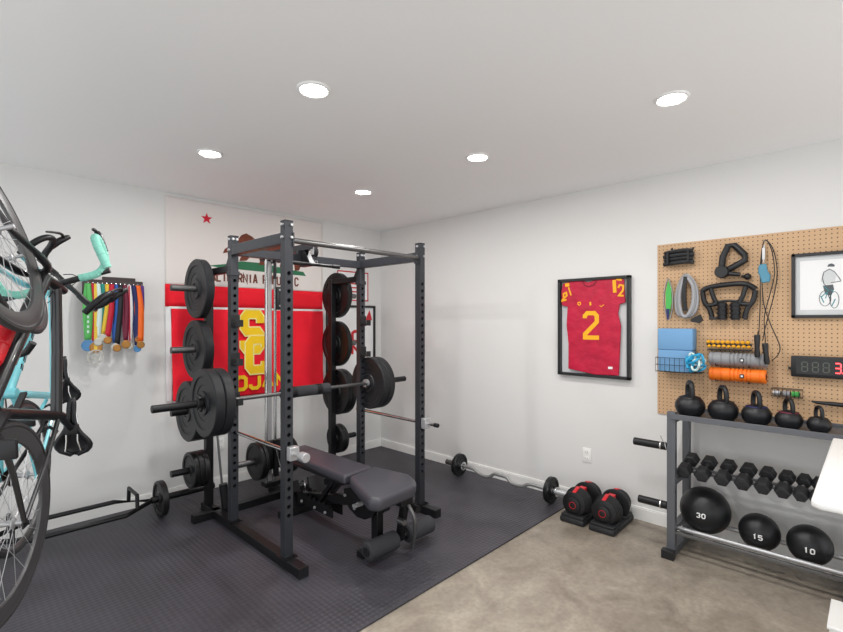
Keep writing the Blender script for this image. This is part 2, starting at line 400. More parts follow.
t = thing('team_flag', (-1.58, 0, .8), 'red team banner with large yellow interlocked letters hanging below the bear flag', 'flag')
hem = lambda u, w, x, z: (x+.02*(1-w)*math.sin(u*3), z-.02*math.sin(u*PI)*(1-w)+(.02*(1-u))*(1-w))
solid(wavy(-2.30, -.82, .80, 1.585, -.012, .028, 70, 40, 1, hem).build('red_field', 'red', t))
solid(MB().bx(-2.32, -.82, -.0125, -.0115, 1.583, 1.601).build('white_border', 'paper', t))
solid(MB().prism([(-2.345,1.595),(-2.31,1.595),(-2.285,1.2),(-2.30,.82),(-2.335,.82)], (0,-.011,0), N_U, N_V, .001).build('white_hem', 'paper', t))
def block(pl, o, sc, w, name, m, par, y):
    mb = MB()
    for q in stroke_quads([(a*sc*.70, b*sc*.92) for a, b in pl], w): mb.prism([tuple(p) for p in q], (o[0], y, o[1]), N_U, N_V, .0015)
    return mb.build(name, m, par)
SS = [(9,11.2),(9,13),(7.6,14.4),(2.4,14.4),(1,13),(1,9.6),(2.4,8.2),(7.6,8.2),(9,6.8),(9,3),(7.6,1.6),(2.4,1.6),(1,3),(1,5)]
CC = [(9,9.6),(9,11),(7.6,12.4),(2.4,12.4),(1,11),(1,3),(2.4,1.6),(7.6,1.6),(9,3),(9,4.6)]
block(SS, (-1.708, 1.172), .028, .094, 'letter_s_edge', 'yedge', t, -.0415); block(SS, (-1.708, 1.172), .028, .070, 'letter_s', 'yellow', t, -.0425)
block(CC, (-1.662, .985), .028, .094, 'letter_c_edge', 'yedge', t, -.0445); block(CC, (-1.662, .985), .028, .070, 'letter_c', 'yellow', t, -.0455)
write(MB(), 'TROJANS', (-2.02, -.0425, .856), N_U, N_V, .0215, .0185, .033, .130, .0015).build('lettering', 'yellow', t)

t = thing('poster', (-.41, 0, 1.7), 'small white sheet with a thin red border on the left wall near the corner', 'poster')
MB().bx(-.63, -.196, -.004, -.001, 1.705, 2.033).build('sheet', 'paper', t)
f = MB(); 
for a in ((-.63,-.196,2.02,2.033),(-.63,-.196,1.705,1.718),(-.63,-.617,1.705,2.033),(-.209,-.196,1.705,2.033)): f.bx(a[0], a[1], -.006, -.004, a[2], a[3])
f.build('red_border', 'redp', t)
f = MB()
for k in range(3): f.bx(-.50, -.34, -.006, -.004, 1.80+k*.045, 1.815+k*.045)
f.build('red_rules', 'redp', t)
MB().bx(-.50, -.38, -.006, -.004, 1.745, 1.765).build('green_rule', 'green', t)
t = thing('framed_poster', (-.44, 0, .8), 'white poster with red shapes in a thin black frame, behind the rack plates', 'framed poster')
MB().bx(-.76, -.12, -.012, -.002, .80, 1.65).build('print', 'paper', t)
f = MB()
for a in ((-.775,-.105,1.63,1.655),(-.775,-.105,.79,.815),(-.775,-.75,.79,1.655),(-.13,-.105,.79,1.655)): f.bx(a[0], a[1], -.028, -.001, a[2], a[3])
f.build('frame', 'frame', t, bev=.002)
f = MB(); f.prism([(-.245,1.49),(-.145,1.49),(-.185,1.61)], (0,-.0125,0), N_U, N_V, .001)
letter(f, 'C', (-.43, -.0125, 1.25), N_U, N_V, .03, .019, .035); letter(f, 'M', (-.43, -.0125, 1.11), N_U, N_V, .03, .017, .03)
f.build('red_print', 'redp', t)
# ---------------------------------------------------------------- medal rack
t = thing('medal_shelf', (-2.73, 0, 1.70), 'dark wooden ledge on the left wall holding a row of sport medals', 'medal rack')
MB().bx(-2.91, -2.54, -.125, 0, 1.768, 1.782).build('shelf_board', 'wood', t, bev=.002)
MB().bx(-2.91, -2.54, -.13, -.118, 1.735, 1.775).build('front_rail', 'wood', t, bev=.002)
for x in (-2.90, -2.555): MB().prism([(0,0),(-.12,0),(0,-.09)], (x-.005, 0, 1.768), (0,1,0), (0,0,1), .01).build('side_bracket', 'wood', t)
mbk = MB().bx(-2.78, -2.56, -.010, -.0, 1.782, 1.815).build('back_rail', 'wood', t, bev=.002)
pg = MB()
for k in range(13): pg.cyl((-2.895+k*.0285, -.131, 1.752), (-2.895+k*.0285, -.148, 1.756), .003, n=8)
pg.build('pegs', 'chrome', t)
RB = [('grn','medalblue','green',1.40,.04,'wide green'),('crim','medalgold','crimson',1.385,.042,'wide crimson'),('pale','medalsil','pale',1.41,.03,'pale blue'),('teal','medalgold','teal',1.39,.036,'teal'),
 ('yel','medalsil','yellow',1.44,.026,'yellow'),('crim','medalgold','red',1.42,.036,'scarlet'),('blu','medalsil','blue',1.37,.030,'mid blue'),('blk','medalgold','black',1.36,.036,'black'),
 ('maroon','medalgold','maroon',1.39,.030,'maroon'),('paper','medalsil','white',1.375,.026,'white and red'),('navy','medalblue','navy',1.35,.032,'navy blue'),('org','medalgold','orange',1.38,.040,'bright orange'),('purple','medalgold','purple',1.42,.034,'purple')]
for k, (rm, dm, nm, zb, w, ds) in enumerate(RB):
    zb -= .055; w *= .92
    x = -2.895+k*.0285; dx = random.uniform(-.028, .028)+(.01 if k < 2 else 0); y0 = -.139-.004*(k % 3)
    t = thing('sports_medal', (x+dx, y0, zb-.06), f'{ds} ribbon with {"a silver" if dm=="medalsil" else "a blue" if dm=="medalblue" else "a bronze"} medal hanging from the dark wooden ledge', 'medal', 'medals on the ledge')
    r = MB()
    for sgn in (-1, 1):
        P = [V((x+sgn*.004, y0-.003*sgn, 1.75)), V((x+sgn*.012+dx*.5, y0-.004*sgn, 1.58)), V((x+dx, y0-.002*sgn, zb))]
        P = spline(P, 5); ww = lambda i: w*(.38+.17*min(1, i/6))
        E2 = [(r.bm.verts.new(p-V((ww(i),0,0))), r.bm.verts.new(p+V((ww(i),0,0)))) for i, p in enumerate(P)]
        for i in range(len(P)-1): r.bm.faces.new((E2[i][0], E2[i][1], E2[i+1][1], E2[i+1][0]))
    o = r.build('ribbon', rm, t); solid(o, .0012)
    if nm == 'white': MB().prism([(x-.004,1.745),(x+.006,1.745),(x+dx+.006,zb+.01),(x+dx-.004,zb+.01)], (0, y0-.0055, 0), N_U, N_V, .001).build('red_stripe', 'crim', t)
    if nm in ('green', 'crimson'): 
        g = MB()
        for j in range(6): g.bx(x+dx*.8-.006, x+dx*.8+.006, y0-.007, y0-.006, zb+.05+j*.035, zb+.068+j*.035)
        g.build('woven_marks', 'pale', t)
    rr = (.040 if k < 2 else .026) + random.uniform(0, .005)
    MB().lathe([(0, -.003), (rr*.8, -.003), (rr*.85, -.005), (rr, -.004), (rr, .003), (0, .003)], (x+dx, y0-.004, zb-rr), (0, 1, 0), 20, False).build('medal_disc', dm, t)
    MB().tube([(x+dx+.007*math.cos(a), y0, zb-.002+.007*math.sin(a)) for a in [i*PI/5 for i in range(10)]], .0015, 6, True).build('ring', 'silver', t)
t = thing('sports_medal', (-2.845, -.15, 1.23), 'large openwork silver medal hanging lowest on the left of the ledge', 'medal', 'medals on the ledge')
d = MB().lathe([(.044,-.003),(.044,.003),(.052,.003),(.052,-.003)], (-2.85, -.15, 1.222), (0,1,0), 24).lathe([(.016,-.003),(.016,.003),(.024,.003),(.024,-.003)], (-2.85, -.15, 1.222), (0,1,0), 20)
for k in range(5): a = k*2*PI/5+.3; d.bar((-2.85+.02*math.cos(a), -.15, 1.222+.02*math.sin(a)), (-2.85+.047*math.cos(a), -.15, 1.222+.047*math.sin(a)), .006, .005)
d.build('medal_disc', 'medalsil', t)
MB().bx(-2.86, -2.84, -.1505, -.1495, 1.27, 1.75).build('ribbon', 'yel', t)
# ---------------------------------------------------------------- power rack
rk = thing('power_rack', (-1.615, -1.2, .011), 'charcoal steel power rack with drilled uprights and a rear pulldown tower on the rubber mat', 'power rack')
XL, XR, YF, YB, YS, ZT = -2.19, -1.045, -1.66, -.93, -.5, 2.075
U = .053
def drilled(x, y):
    """square tube with a real row of round holes through its front and back faces"""
    mb = MB(); h = U/2; bm = mb.bm; z0, z1, n = .06, ZT, 12
    zs = [.32+.0535*k for k in range(28)]; hw = .018
    def quad(*p): bm.faces.new([bm.verts.new(q) for q in p])
    for sx in (-1, 1): quad((x+sx*h,y-h,z0),(x+sx*h,y+h,z0),(x+sx*h,y+h,z1),(x+sx*h,y-h,z1))
    quad((x-h,y-h,z1),(x+h,y-h,z1),(x+h,y+h,z1),(x-h,y+h,z1))
    r = .0125
    for yy in (y-h, y+h):
        edges = [z0]+[v for z in zs for v in (z-hw, z+hw)]+[z1]
        for i in range(0, len(edges), 2): quad((x-h,yy,edges[i]),(x+h,yy,edges[i]),(x+h,yy,edges[i+1]),(x-h,yy,edges[i+1]))
        for z in zs:
            C = [bm.verts.new((x+r*math.cos(2*PI*k/n+PI/4), yy, z+r*math.sin(2*PI*k/n+PI/4))) for k in range(n)]
            K = [bm.verts.new((x+sx*h, yy, z+sz*hw)) for sx, sz in ((1,1),(-1,1),(-1,-1),(1,-1))]
            for c in range(4):
                for j in range(3): bm.faces.new((K[c], C[(c*3+j) % n], C[(c*3+j+1) % n]))
                bm.faces.new((K[c], C[(c*3+3) % n], K[(c+1) % 4]))
    for z in zs:
        A = [bm.verts.new((x+r*math.cos(2*PI*k/n), y-h, z+r*math.sin(2*PI*k/n))) for k in range(n)]
        B = [bm.verts.new((x+r*math.cos(2*PI*k/n), y-h+.045, z+r*math.sin(2*PI*k/n))) for k in range(n)]
        for k in range(n): bm.faces.new((A[k], A[(k+1) % n], B[(k+1) % n], B[k]))
        bm.faces.new(B)
    return mb
hole_back = []
for x in (XL, XR):
    for y in (YF, YB):
        u = drilled(x, y).build('upright', 'steel', rk, sm=False)
        cap = MB().bx(x-U/2-.001, x+U/2+.001, y-U/2-.001, y+U/2+.001, ZT, ZT+.006).build('end_cap', 'black', u)
        bl = MB()
        for dz in (-.02, -.095):
            for dx in ((.014,) if y == YF else (-.014, .014)): bl.cyl((x+dx, y-U/2, ZT+dz), (x+dx, y-U/2-.012, ZT+dz), .009, n=6)
            bl.cyl((x-U/2, y, ZT+dz), (x-U/2-.012, y, ZT+dz), .009, n=6)
        bl.build('bolts', 'silver', u)
        fp = MB().bx(x-.045, x+.045, y-.05, y+.05, .069, .076).cyl((x+.02, y-.042, .07), (x+.02, y-.042, .088), .008, n=6)
        fp.build('foot_flange', 'black', u)
    ft = MB().bx(x-.03, x+.03, -1.84, -.42, .011, .070).build('foot_beam', 'black', rk, bev=.003)
    MB().bx(x-.031, x+.031, -1.85, -1.838, .010, .071).build('end_cap', 'plastic', ft)
    MB().bx(x-.025, x+.025, YF+U/2, YB-U/2, 1.943, 2.012).build('side_beam', 'steel', rk, bev=.003)
    sgn = -1 if x == XL else 1
    # storage post behind, joined by an arm
    MB().bx(x-.027, x+.027, YS-.027, YS+.027, .07, 1.875).build('storage_post', 'black', rk, bev=.003)
    MB().bx(x-.022, x+.022, YS-.03, YB+.03, 1.825, 1.875).build('storage_arm', 'black', rk, bev=.003)
    g = MB().prism([(0,0),(.10,0),(0,.14)], (x-.022, YB, 1.84), (0,1,0), (0,0,1), .044); g.bx(x-.033, x+.033, YB-.035, YB+.035, 1.80, 1.83)
    g.build('gusset', 'steel', rk, bev=.002)
    for k, hz in enumerate((.36, .805, 1.265, 1.724)):
        h = MB().cyl((x+sgn*.027, YS, hz), (x+sgn*.27, YS, hz), .0245, n=20).cyl((x+sgn*.027, YS, hz), (x+sgn*.035, YS, hz), .04, n=20)
        h.build('storage_horn', 'knurl' if hz > 1.2 else 'black', rk)
# cross members
cb = MB().bx(-2.36, -.875, -.665, -.605, .011, .070).build('rear_floor_beam', 'black', rk, bev=.003)
MB().bx(XL+U/2, XR-U/2, YB-.025, YB+.025, 1.943, 2.003).build('rear_crossmember', 'steel', rk, bev=.003)
MB().cyl((XL+U/2, YF, 1.968), (XR-U/2, YF, 1.968), .0175, n=20).build('pull_up_bar', 'knurl', rk)
for x in (XL+U/2, XR-U/2): MB().bx(x-.005, x+.005, YF-.035, YF+.035, 1.925, 2.01).build('pull_up_flange', 'steel', rk)
# safety rods
for x in (XL, XR):
    r = MB().cyl((x+.012, -1.80, .694), (x+.012, -.86, .694), .0125, n=16).build('safety_rod', 'chrome', rk)
    MB().bx(x-.02, x+.042, -1.735, -1.69, .655, .735).build('rod_bracket', 'silver', r, bev=.004)
    MB().cyl((x+.012, -1.80, .694), (x+.012, -1.855 if x == XL else -1.84, .694), .028 if x == XL else .0165, n=24).build('rod_knob', 'silver' if x == XL else 'black', r, bev=.004)
# j hooks on the rear uprights
for x in (XL, XR):
    for z in (1.47, 1.20, .925):
        j = MB().bx(x-.034, x+.034, YB-.036, YB-.029, z-.035, z+.055).bx(x-.022, x+.022, YB-.105, YB-.034, z-.03, z-.018).bx(x-.022, x+.022, YB-.113, YB-.103, z-.03, z+.018)
        j.bx(x+.029, x+.034, YB-.03, YB+.03, z-.03, z+.05)
        j.build('j_hook', 'plastic', rk, bev=.002)
# pulldown tower
TX, TY = -1.64, -.45
MB().bx(TX-.045, TX-.005, TY-.02, TY+.02, .07, 2.03).build('tower_column', 'silver', rk, bev=.002)
for x in (-1.622, -1.705): MB().cyl((x, TY-.03, .10), (x, TY-.03, 2.0), .0125, n=16).build('guide_rod', 'chrome', rk)
MB().bx(-1.72, -1.56, TY-.06, TY+.03, .07, .11).bx(-1.73, -1.55, TY-.03, TY+.03, 1.99, 2.03).build('tower_brackets', 'black', rk, bev=.003)
MB().bx(TX-.025, TX+.025, -1.125, TY+.03, 2.03, 2.078).build('pulldown_arm', 'steel', rk, bev=.003)
MB().bx(TX-.04, TX+.04, YB-.02, YB+.02, 2.0, 2.034).build('arm_mount', 'steel', rk)
MB().prism([(0,0),(.16,0),(.20,.13),(.10,.13)], (TX-.02, -1.10, 1.905), (0,1,0), (0,0,1), .04).build('arm_gusset', 'black', rk)
for y in (-1.115, -.48):
    p = MB().lathe([(.008,-.012),(.036,-.012),(.028,0),(.036,.012),(.008,.012)], (TX, y, 2.004), (1,0,0), 24).build('pulley', 'plastic', rk)
    MB().bx(TX-.02, TX-.016, y-.02, y+.02, 1.985, 2.04).bx(TX+.016, TX+.02, y-.02, y+.02, 1.985, 2.04).cyl((TX-.024, y, 2.004), (TX+.024, y, 2.004), .007, n=8).build('pulley_yoke', 'silver', p)
MB().tube([(TX, -1.135, 2.0), (TX, -1.135, 1.925)], .003, 6).build('cable', 'plastic', rk)
MB().tube([(TX, -.516, 2.0), (TX, -.53, .47)], .003, 6).build('cable', 'plastic', rk)
MB().cyl((TX+.005, -.5, 1.98), (TX+.005, -.5, 1.93), .012).cyl((TX+.005, -.5, 1.93), (TX+.005, -.5, 1.84), .014).build('cable_stop', 'plastic', rk)
b = MB().bx(-1.628, -1.580, TY-.075, TY-.045, 1.575, 1.775, .008).build('rod_bumper', 'plastic', rk)
MB().cyl((-1.604, TY-.077, 1.745), (-1.604, TY-.085, 1.745), .008).cyl((-1.604, TY-.077, 1.61), (-1.604, TY-.085, 1.61), .008).build('bolts', 'silver', b)
c = MB().bx(-1.73, -1.56, TY-.065, TY-.01, .22, .46, .004).bx(-1.66, -1.62, TY-.09, TY-.06, .16, .47).build('weight_carriage', 'black', rk)
MB().cyl((-1.73, TY-.035, .31), (-2.0, TY-.035, .31), .0245).cyl((-1.56, TY-.035, .31), (-1.30, TY-.035, .31), .0245).build('carriage_horns', 'knurl', c)
# low row pulley, foot plate and chain
b = MB().bx(TX-.03, TX+.03, -1.02, -.45, .011, .07).bx(-1.78, -1.48, -1.00, -.94, .011, .05).build('low_row_base', 'black', rk, bev=.003)
for x in (-1.74, -1.52): MB().box((x, -.97, .14), (.14, .012, .20), Matrix.Rotation(-.45, 3, 'X'), .003).build('foot_plate', 'black', rk)
MB().tube([(TX, -.98, .09), (TX, -.96, .22), (TX-.02, -.80, .13), (TX-.01, -.60, .30), (TX, -.52, .45)], .006, 6, smooth=6).build('chain', 'chrome', rk)
# leaning landmine / cable bar beside the left rear storage post
t = thing('hand_strap_bar', (-2.14, -.66, .07), 'slim dark cable rod with a black foam sleeve, standing beside the left rear rack post', 'rod')
MB().cyl((-2.14, -.66, .09), (-2.19, -.62, .80), .0085, n=10).build('rod', 'knurl', t)
MB().cyl((-2.128, -.67, .072), (-2.145, -.655, .25), .030, n=18).build('foam_sleeve', 'black', t)
# lat bar hanging from the pulley
t = thing('pulldown_bar', (TX, -1.135, 1.87), 'thin black straight pulldown bar hanging below the top pulley', 'cable bar')
MB().cyl((-1.85, -1.135, 1.908), (-1.43, -1.135, 1.908), .0125).build('bar', 'black', t)
for x in (-1.855, -1.49): MB().cyl((x, -1.135, 1.908), (x+.065, -1.135, 1.908), .0155).build('grip', 'plastic', t)
MB().tube([(TX+.012*math.cos(a), -1.135, 1.928+.010*math.sin(a)) for a in [i*PI/5 for i in range(10)]], .003, 6, True).build('ring', 'silver', t)
# ---------------------------------------------------------------- weight plates (axis x)
def plate_proto(R, T, m='plate', big=True):
    t = thing('weight_plate', (0, 0, 0), 'x', 'weight plate'); h = T/2; rh = min(.0262, R*.3)
    if big: half = [(rh, h*.82), (.040, h*.82), (.044, h*.98), (.075, h*.98), (.082, h*.66), (R*.52, h*.62), (R*.54, h*.74), (R*.76, h*.74), (R*.79, h*.98), (R*.97, h), (R, h*.80)]
    else: half = [(rh, h), (.042, h), (.046, h*.7), (R*.5, h*.6), (R*.78, h*.6), (R*.82, h), (R*.97, h), (R, h*.75)]
    prof = half+[(r, -z) for r, z in half[::-1]]
    MB().lathe(prof, (0,0,0), (1,0,0), 48).build('disc', m, t)
    MB().lathe([(rh-.001, -h*.7), (rh-.001, h*.7), (rh+.006, h*.83), (rh+.006, -h*.83)], (0,0,0), (1,0,0), 24).build('steel_hub', 'silver' if big else 'black', t)
    if not big:
        g = MB()
        for sx in (-1, 1):
            for k in range(3): a = k*2*PI/3+.5; g.box((sx*h*.62, R*.64*math.cos(a), R*.64*math.sin(a)), (.002, R*.20, R*.42), Matrix.Rotation(a, 3, 'X'), 0)
        g.build('grip_recess', 'plastic', t)
    return t
PR = {}
def plates(kind, R, T, m, items, group, y, z):
    big = R > .18
    k = (kind); 
    if k not in PR: PR[k] = (plate_proto(R, T, m, big), [False])
    p, used = PR[k]
    for x, lb in items: place(p, used, (x, y, z), lb, group, (random.uniform(0, 6), 0, 0))
gs = 'plates stored on the rack horns'
plates('b', .225, .062, 'plate', [(-2.262, 'large charcoal bumper plate on the topmost left storage horn')], gs, YS, 1.724)
plates('b2', .222, .072, 'plate', [(-2.270, 'large charcoal bumper plate on the second left storage horn from the top')], gs, YS, 1.265)
plates('b', .225, .062, 'plate', [(-2.262, 'large charcoal plate, inner one on the left horn behind the loaded barbell'), (-2.326, 'large charcoal plate, outer one on the left horn behind the loaded barbell')], gs, YS, .805)
plates('s', .135, .036, 'platedk', [(-2.243, 'small black plate nearest the post on the lowest left horn'), (-2.281, 'small black plate in the middle of three on the lowest left horn'), (-2.319, 'small black plate, outermost on the lowest left horn')], gs, YS, .36)
plates('rb', .215, .05, 'platedk', [(-.990, 'large black plate on the topmost right storage horn')], gs, YS, 1.724)
plates('rb', .215, .05, 'platedk', [(-.990, 'large black plate on the second right storage horn from the top')], gs, YS, 1.265)
plates('rb', .215, .05, 'platedk', [(-.990, 'large black plate, inner one on the third right storage horn'), (-.938, 'large black plate, outer one on the third right storage horn')], gs, YS, .805)
plates('s', .135, .036, 'platedk', [(-.999, 'small black plate next to the post on the lowest right horn'), (-.961, 'small black plate, outer one on the lowest right horn')], gs, YS, .36)
gc = 'plates on the tower carriage'
plates('c', .155, .03, 'platedk', [(-1.80, 'dark plate, outermost left on the pulldown tower carriage'), (-1.767, 'dark plate, inner left on the pulldown tower carriage'), (-1.52, 'dark plate, inner right on the pulldown tower carriage'), (-1.487, 'dark plate, outer right on the pulldown tower carriage')], gc, TY-.035, .31)
gb = 'plates on the racked barbell'; BY, BZ = -1.012, .938
plates('b3', .225, .064, 'plate', [(-2.335, 'large charcoal plate, inner one on the left end of the racked barbell'), (-2.402, 'large charcoal plate, outer one on the left end of the racked barbell')], gb, BY, BZ)
plates('b3', .225, .064, 'plate', [(-1.004, 'large dark plate, inner one on the right end of the racked barbell'), (-.940, 'large dark plate, outer one on the right end of the racked barbell')], gb, BY, BZ)
# barbell
t = thing('barbell', (-1.65, BY, BZ), 'long steel barbell with a black neck pad, resting across the rack uprights', 'barbell')
MB().cyl((-2.30, BY, BZ), (-1.0, BY, BZ), .0142).build('shaft', 'knurl', t)
for sx, x0, x1 in ((-1, -2.290, -2.735), (1, -1.040, -.585)):
    MB().cyl((x0, BY, BZ), (x1, BY, BZ), .0245, n=20).build('sleeve', 'black', t, bev=.002)
    MB().cyl((x0-sx*.022, BY, BZ), (x0, BY, BZ), .036, n=20).build('shoulder_ring', 'silver', t)
for x, d in ((-2.436, -1), (-.906, 1)):
    c = MB().lathe([(.0255, 0), (.038, 0), (.040, .004), (.040, .034), (.036, .038), (.0255, .038)], (x, BY, BZ), (d, 0, 0), 20)
    c.box((x+d*.02, BY-.015, BZ+.045), (.022, .05, .018), Matrix.Rotation(.5, 3, 'X'), .004).box((x+d*.02, BY-.03, BZ-.035), (.022, .02, .03), None, .004)
    c.build('collar', 'plastic', t)
MB().cyl((-1.86, BY, BZ), (-1.44, BY, BZ), .042, n=24).build('neck_pad', 'foam', t, bev=.006)
for x in (-1.565, -1.79): MB().cyl((x, BY, BZ), (x+.045, BY, BZ), .0435, n=24).build('pad_strap', 'black', t)
# ---------------------------------------------------------------- adjustable bench
bn = thing('weight_bench', (-1.70, -1.6, .011), 'adjustable grey vinyl bench with leg rollers, set flat inside the rack', 'bench')
def pad(name, outline, z0, z1, r, par, m, tilt=None):
    mb = MB(); b = bmesh.new()
    A = [b.verts.new((x, y, z0)) for x, y in outline]; f = b.faces.new(A)
    e = bmesh.ops.extrude_face_region(b, geom=[f]); bmesh.ops.translate(b, vec=(0,0,z1-z0), verts=[v for v in e['geom'] if isinstance(v, bmesh.types.BMVert)])
    bmesh.ops.bevel(b, geom=b.edges[:], offset=r, segments=4, profile=.55, affect='EDGES')
    if tilt: 
        p, a = tilt; mt_ = Matrix.Translation(p) @ Matrix.Rotation(a, 4, 'X') @ Matrix.Translation(-V(p)); bmesh.ops.transform(b, matrix=mt_, verts=b.verts)
    mb._add(b); return mb.build(name, m, par)
bp = pad('back_pad', [(-1.845,-1.765),(-1.585,-1.735),(-1.525,-.80),(-1.755,-.82)], .43, .493, .022, bn, 'vinyl', ((-1.7,-1.76,.49), -.035))
st = pad('seat_pad', [(-1.945,-2.13),(-1.905,-2.185),(-1.60,-2.165),(-1.545,-2.12),(-1.49,-2.0),(-1.585,-1.75),(-1.825,-1.79)], .415, .495, .028, bn, 'vinyl', ((-1.7,-1.8,.49), .07))
MB().bx(-1.82, -1.60, -1.72, -.92, .415, .432).build('back_board', 'black', bp)
MB().bx(-1.80, -1.63, -2.08, -1.84, .395, .420).build('seat_board', 'black', st)
f = MB().bar((-1.70, -1.98, .34), (-1.70, -.98, .13), .05, .06).bx(-1.72, -1.68, -2.02, -1.90, .30, .40)
f.build('main_beam', 'black', bn, bev=.003)
MB().bar((-1.71, -1.93, .36), (-1.71, -1.93, .03), .05, .06, up=(0,1,0)).build('front_leg', 'black', bn, bev=.003)
MB().bx(-1.83, -1.56, -1.93, -1.87, .011, .05).build('front_foot', 'black', bn, bev=.004)
MB().bx(-1.88, -1.50, -1.05, -.99, .011, .06).build('rear_foot', 'black', bn, bev=.004)
MB().bar((-1.70, -1.02, .06), (-1.70, -1.02, .16), .05, .05).build('rear_post', 'black', bn, bev=.003)
MB().bar((-1.66, -1.35, .21), (-1.66, -1.55, .42), .03, .03).bar((-1.74, -1.35, .21), (-1.74, -1.55, .42), .03, .03).build('back_support', 'black', bn)
arc = [(-1.76,.40),(-1.99,.38),(-1.97,.30),(-1.93,.25),(-1.86,.215),(-1.78,.21),(-1.70,.24),(-1.645,.30),(-1.64,.36)]
for x in (-1.755, -1.655): MB().prism(arc, (x, 0, 0), (0,1,0), (0,0,1), .008).build('adjuster_plate', 'black', bn)
lad = MB()
for x in (-1.745, -1.665):
    lad.bx(x-.004, x+.004, -1.50, -1.05, .115, .185)
    for k in range(7): lad.cyl((x-.008, -1.46+k*.06, .19), (x+.008, -1.46+k*.06, .19), .016, n=8)
lad.build('ladder_rail', 'black', bn)
bo = MB()
for y, z in ((-1.90,.34),(-1.78,.27),(-1.45,.15),(-1.32,.15),(-1.15,.15),(-1.68,.33)): bo.cyl((-1.77, y, z), (-1.78, y, z), .010, n=8)
bo.build('bolts', 'silver', bn)
MB().bx(-1.83, -1.765, -1.86, -1.83, .31, .325).cyl((-1.80,-1.845,.32), (-1.77,-1.845,.32), .014).build('adjuster_pin', 'silver', bn)
# leg developer
l = MB().bar((-1.60, -2.07, .36), (-1.60, -2.02, .09), .04, .045).bx(-1.66, -1.56, -2.10, -2.03, .33, .385).build('leg_arm', 'black', bn, bev=.003)
MB().tube([(-1.60, -2.10, .33), (-1.60, -2.15, .27), (-1.585, -2.14, .16), (-1.575, -2.11, .055)], .0115, 10, smooth=4).build('hook_bar', 'knurl', l)
MB().cyl((-1.555, -2.14, .30), (-1.555, -2.07, .30), .024).build('spring_knob', 'black', l); MB().cyl((-1.65, -2.12, .24), (-1.65, -2.06, .24), .018).build('spring_knob', 'knurl', l)
MB().cyl((-1.875, -2.02, .105), (-1.305, -2.02, .105), .0125).build('roller_axle', 'chrome', l)
for x0, x1 in ((-1.87, -1.635), (-1.545, -1.315)):
    r = MB().lathe([(.0,0),(.044,0),(.056,.010),(.056,x1-x0-.010),(.044,x1-x0),(0,x1-x0)], (x0, -2.02, .105), (1,0,0), 28, False).build('foam_roller', 'foam', l)
    MB().cyl((x0-.008, -2.02, .105), (x0+.002, -2.02, .105), .026).build('roller_cap', 'plastic', r)
# ---------------------------------------------------------------- EZ curl bar on the mat along the right wall
cy0, cy1, cxx, cz = -1.36, -2.29, -.20, .113
t = thing('curl_bar', (cxx, -1.8, .011), 'wavy grey curl bar loaded with two plates, lying on the mat along the right wall', 'curl bar')
w = [(-1.36,0),(-1.52,0),(-1.60,-.030),(-1.70,-.032),(-1.76,.006),(-1.825,.008),(-1.89,.006),(-1.95,-.032),(-2.05,-.030),(-2.12,0),(-2.29,0)]
MB().tube([(cxx-.02*abs(b)*10, a, cz+b) for a, b in w], .0145, 12, smooth=5).build('shaft', 'midmetal', t)
for ya, yb in ((-1.39, -1.20), (-2.25, -2.47)): MB().cyl((cxx, ya, cz), (cxx, yb, cz), .0245, n=20).build('sleeve', 'knurl' if ya > -2 else 'silver', t, bev=.002)
for y, d in ((-1.385, -1), (-2.345, -1)): MB().lathe([(.025,0),(.040,0),(.040,.028),(.025,.028)], (cxx, y, cz), (0, d, 0), 24).build('collar', 'chrome', t)
pp = plate_proto(.104, .036, 'platedk', False); us = [False]
place(pp, us, (cxx, -1.36, .117), 'small dark plate on the far end of the wavy curl bar, towards the corner', 'plates on the curl bar', (0,0,PI/2))
place(pp, us, (cxx, -2.315, .117), 'small dark plate on the near end of the wavy curl bar, at the mat edge', 'plates on the curl bar', (0,0,PI/2))
# ---------------------------------------------------------------- hex bar on the mat by the left wall
hz = .145
t = thing('trap_bar', (-2.9, -.33, .011), 'black hexagonal trap bar lying on the mat along the left wall', 'trap bar')
hx = [(-2.53,-.33),(-2.74,-.50),(-3.25,-.50),(-3.46,-.33),(-3.25,-.16),(-2.74,-.16)]
MB().tube([(x, y, hz-.0) for x, y in hx], .016, 10, True).build('hex_frame', 'black', t)
MB().cyl((-2.54, -.33, hz), (-2.08, -.33, hz), .0245).build('sleeve', 'black', t, bev=.002)
MB().cyl((-3.45, -.33, hz), (-3.86, -.33, hz), .0245).build('sleeve', 'black', t, bev=.002)
for x in (-2.66, -3.33):
    MB().tube([(x, -.44, hz), (x, -.43, hz+.10), (x, -.23, hz+.10), (x, -.22, hz)], .013, 10).build('handle', 'black', t)
hp = plate_proto(.132, .042, 'platedk', False)
place(hp, [False], (-2.475, -.33, .145), 'round dark plate on the sleeve of the trap bar by the left wall', None, (0,0,0))
q = copy_tree(hp); q.location = (-3.53, -.33, .145); q['label'] = 'round dark plate on the far left sleeve of the trap bar, behind the bicycle wheel'
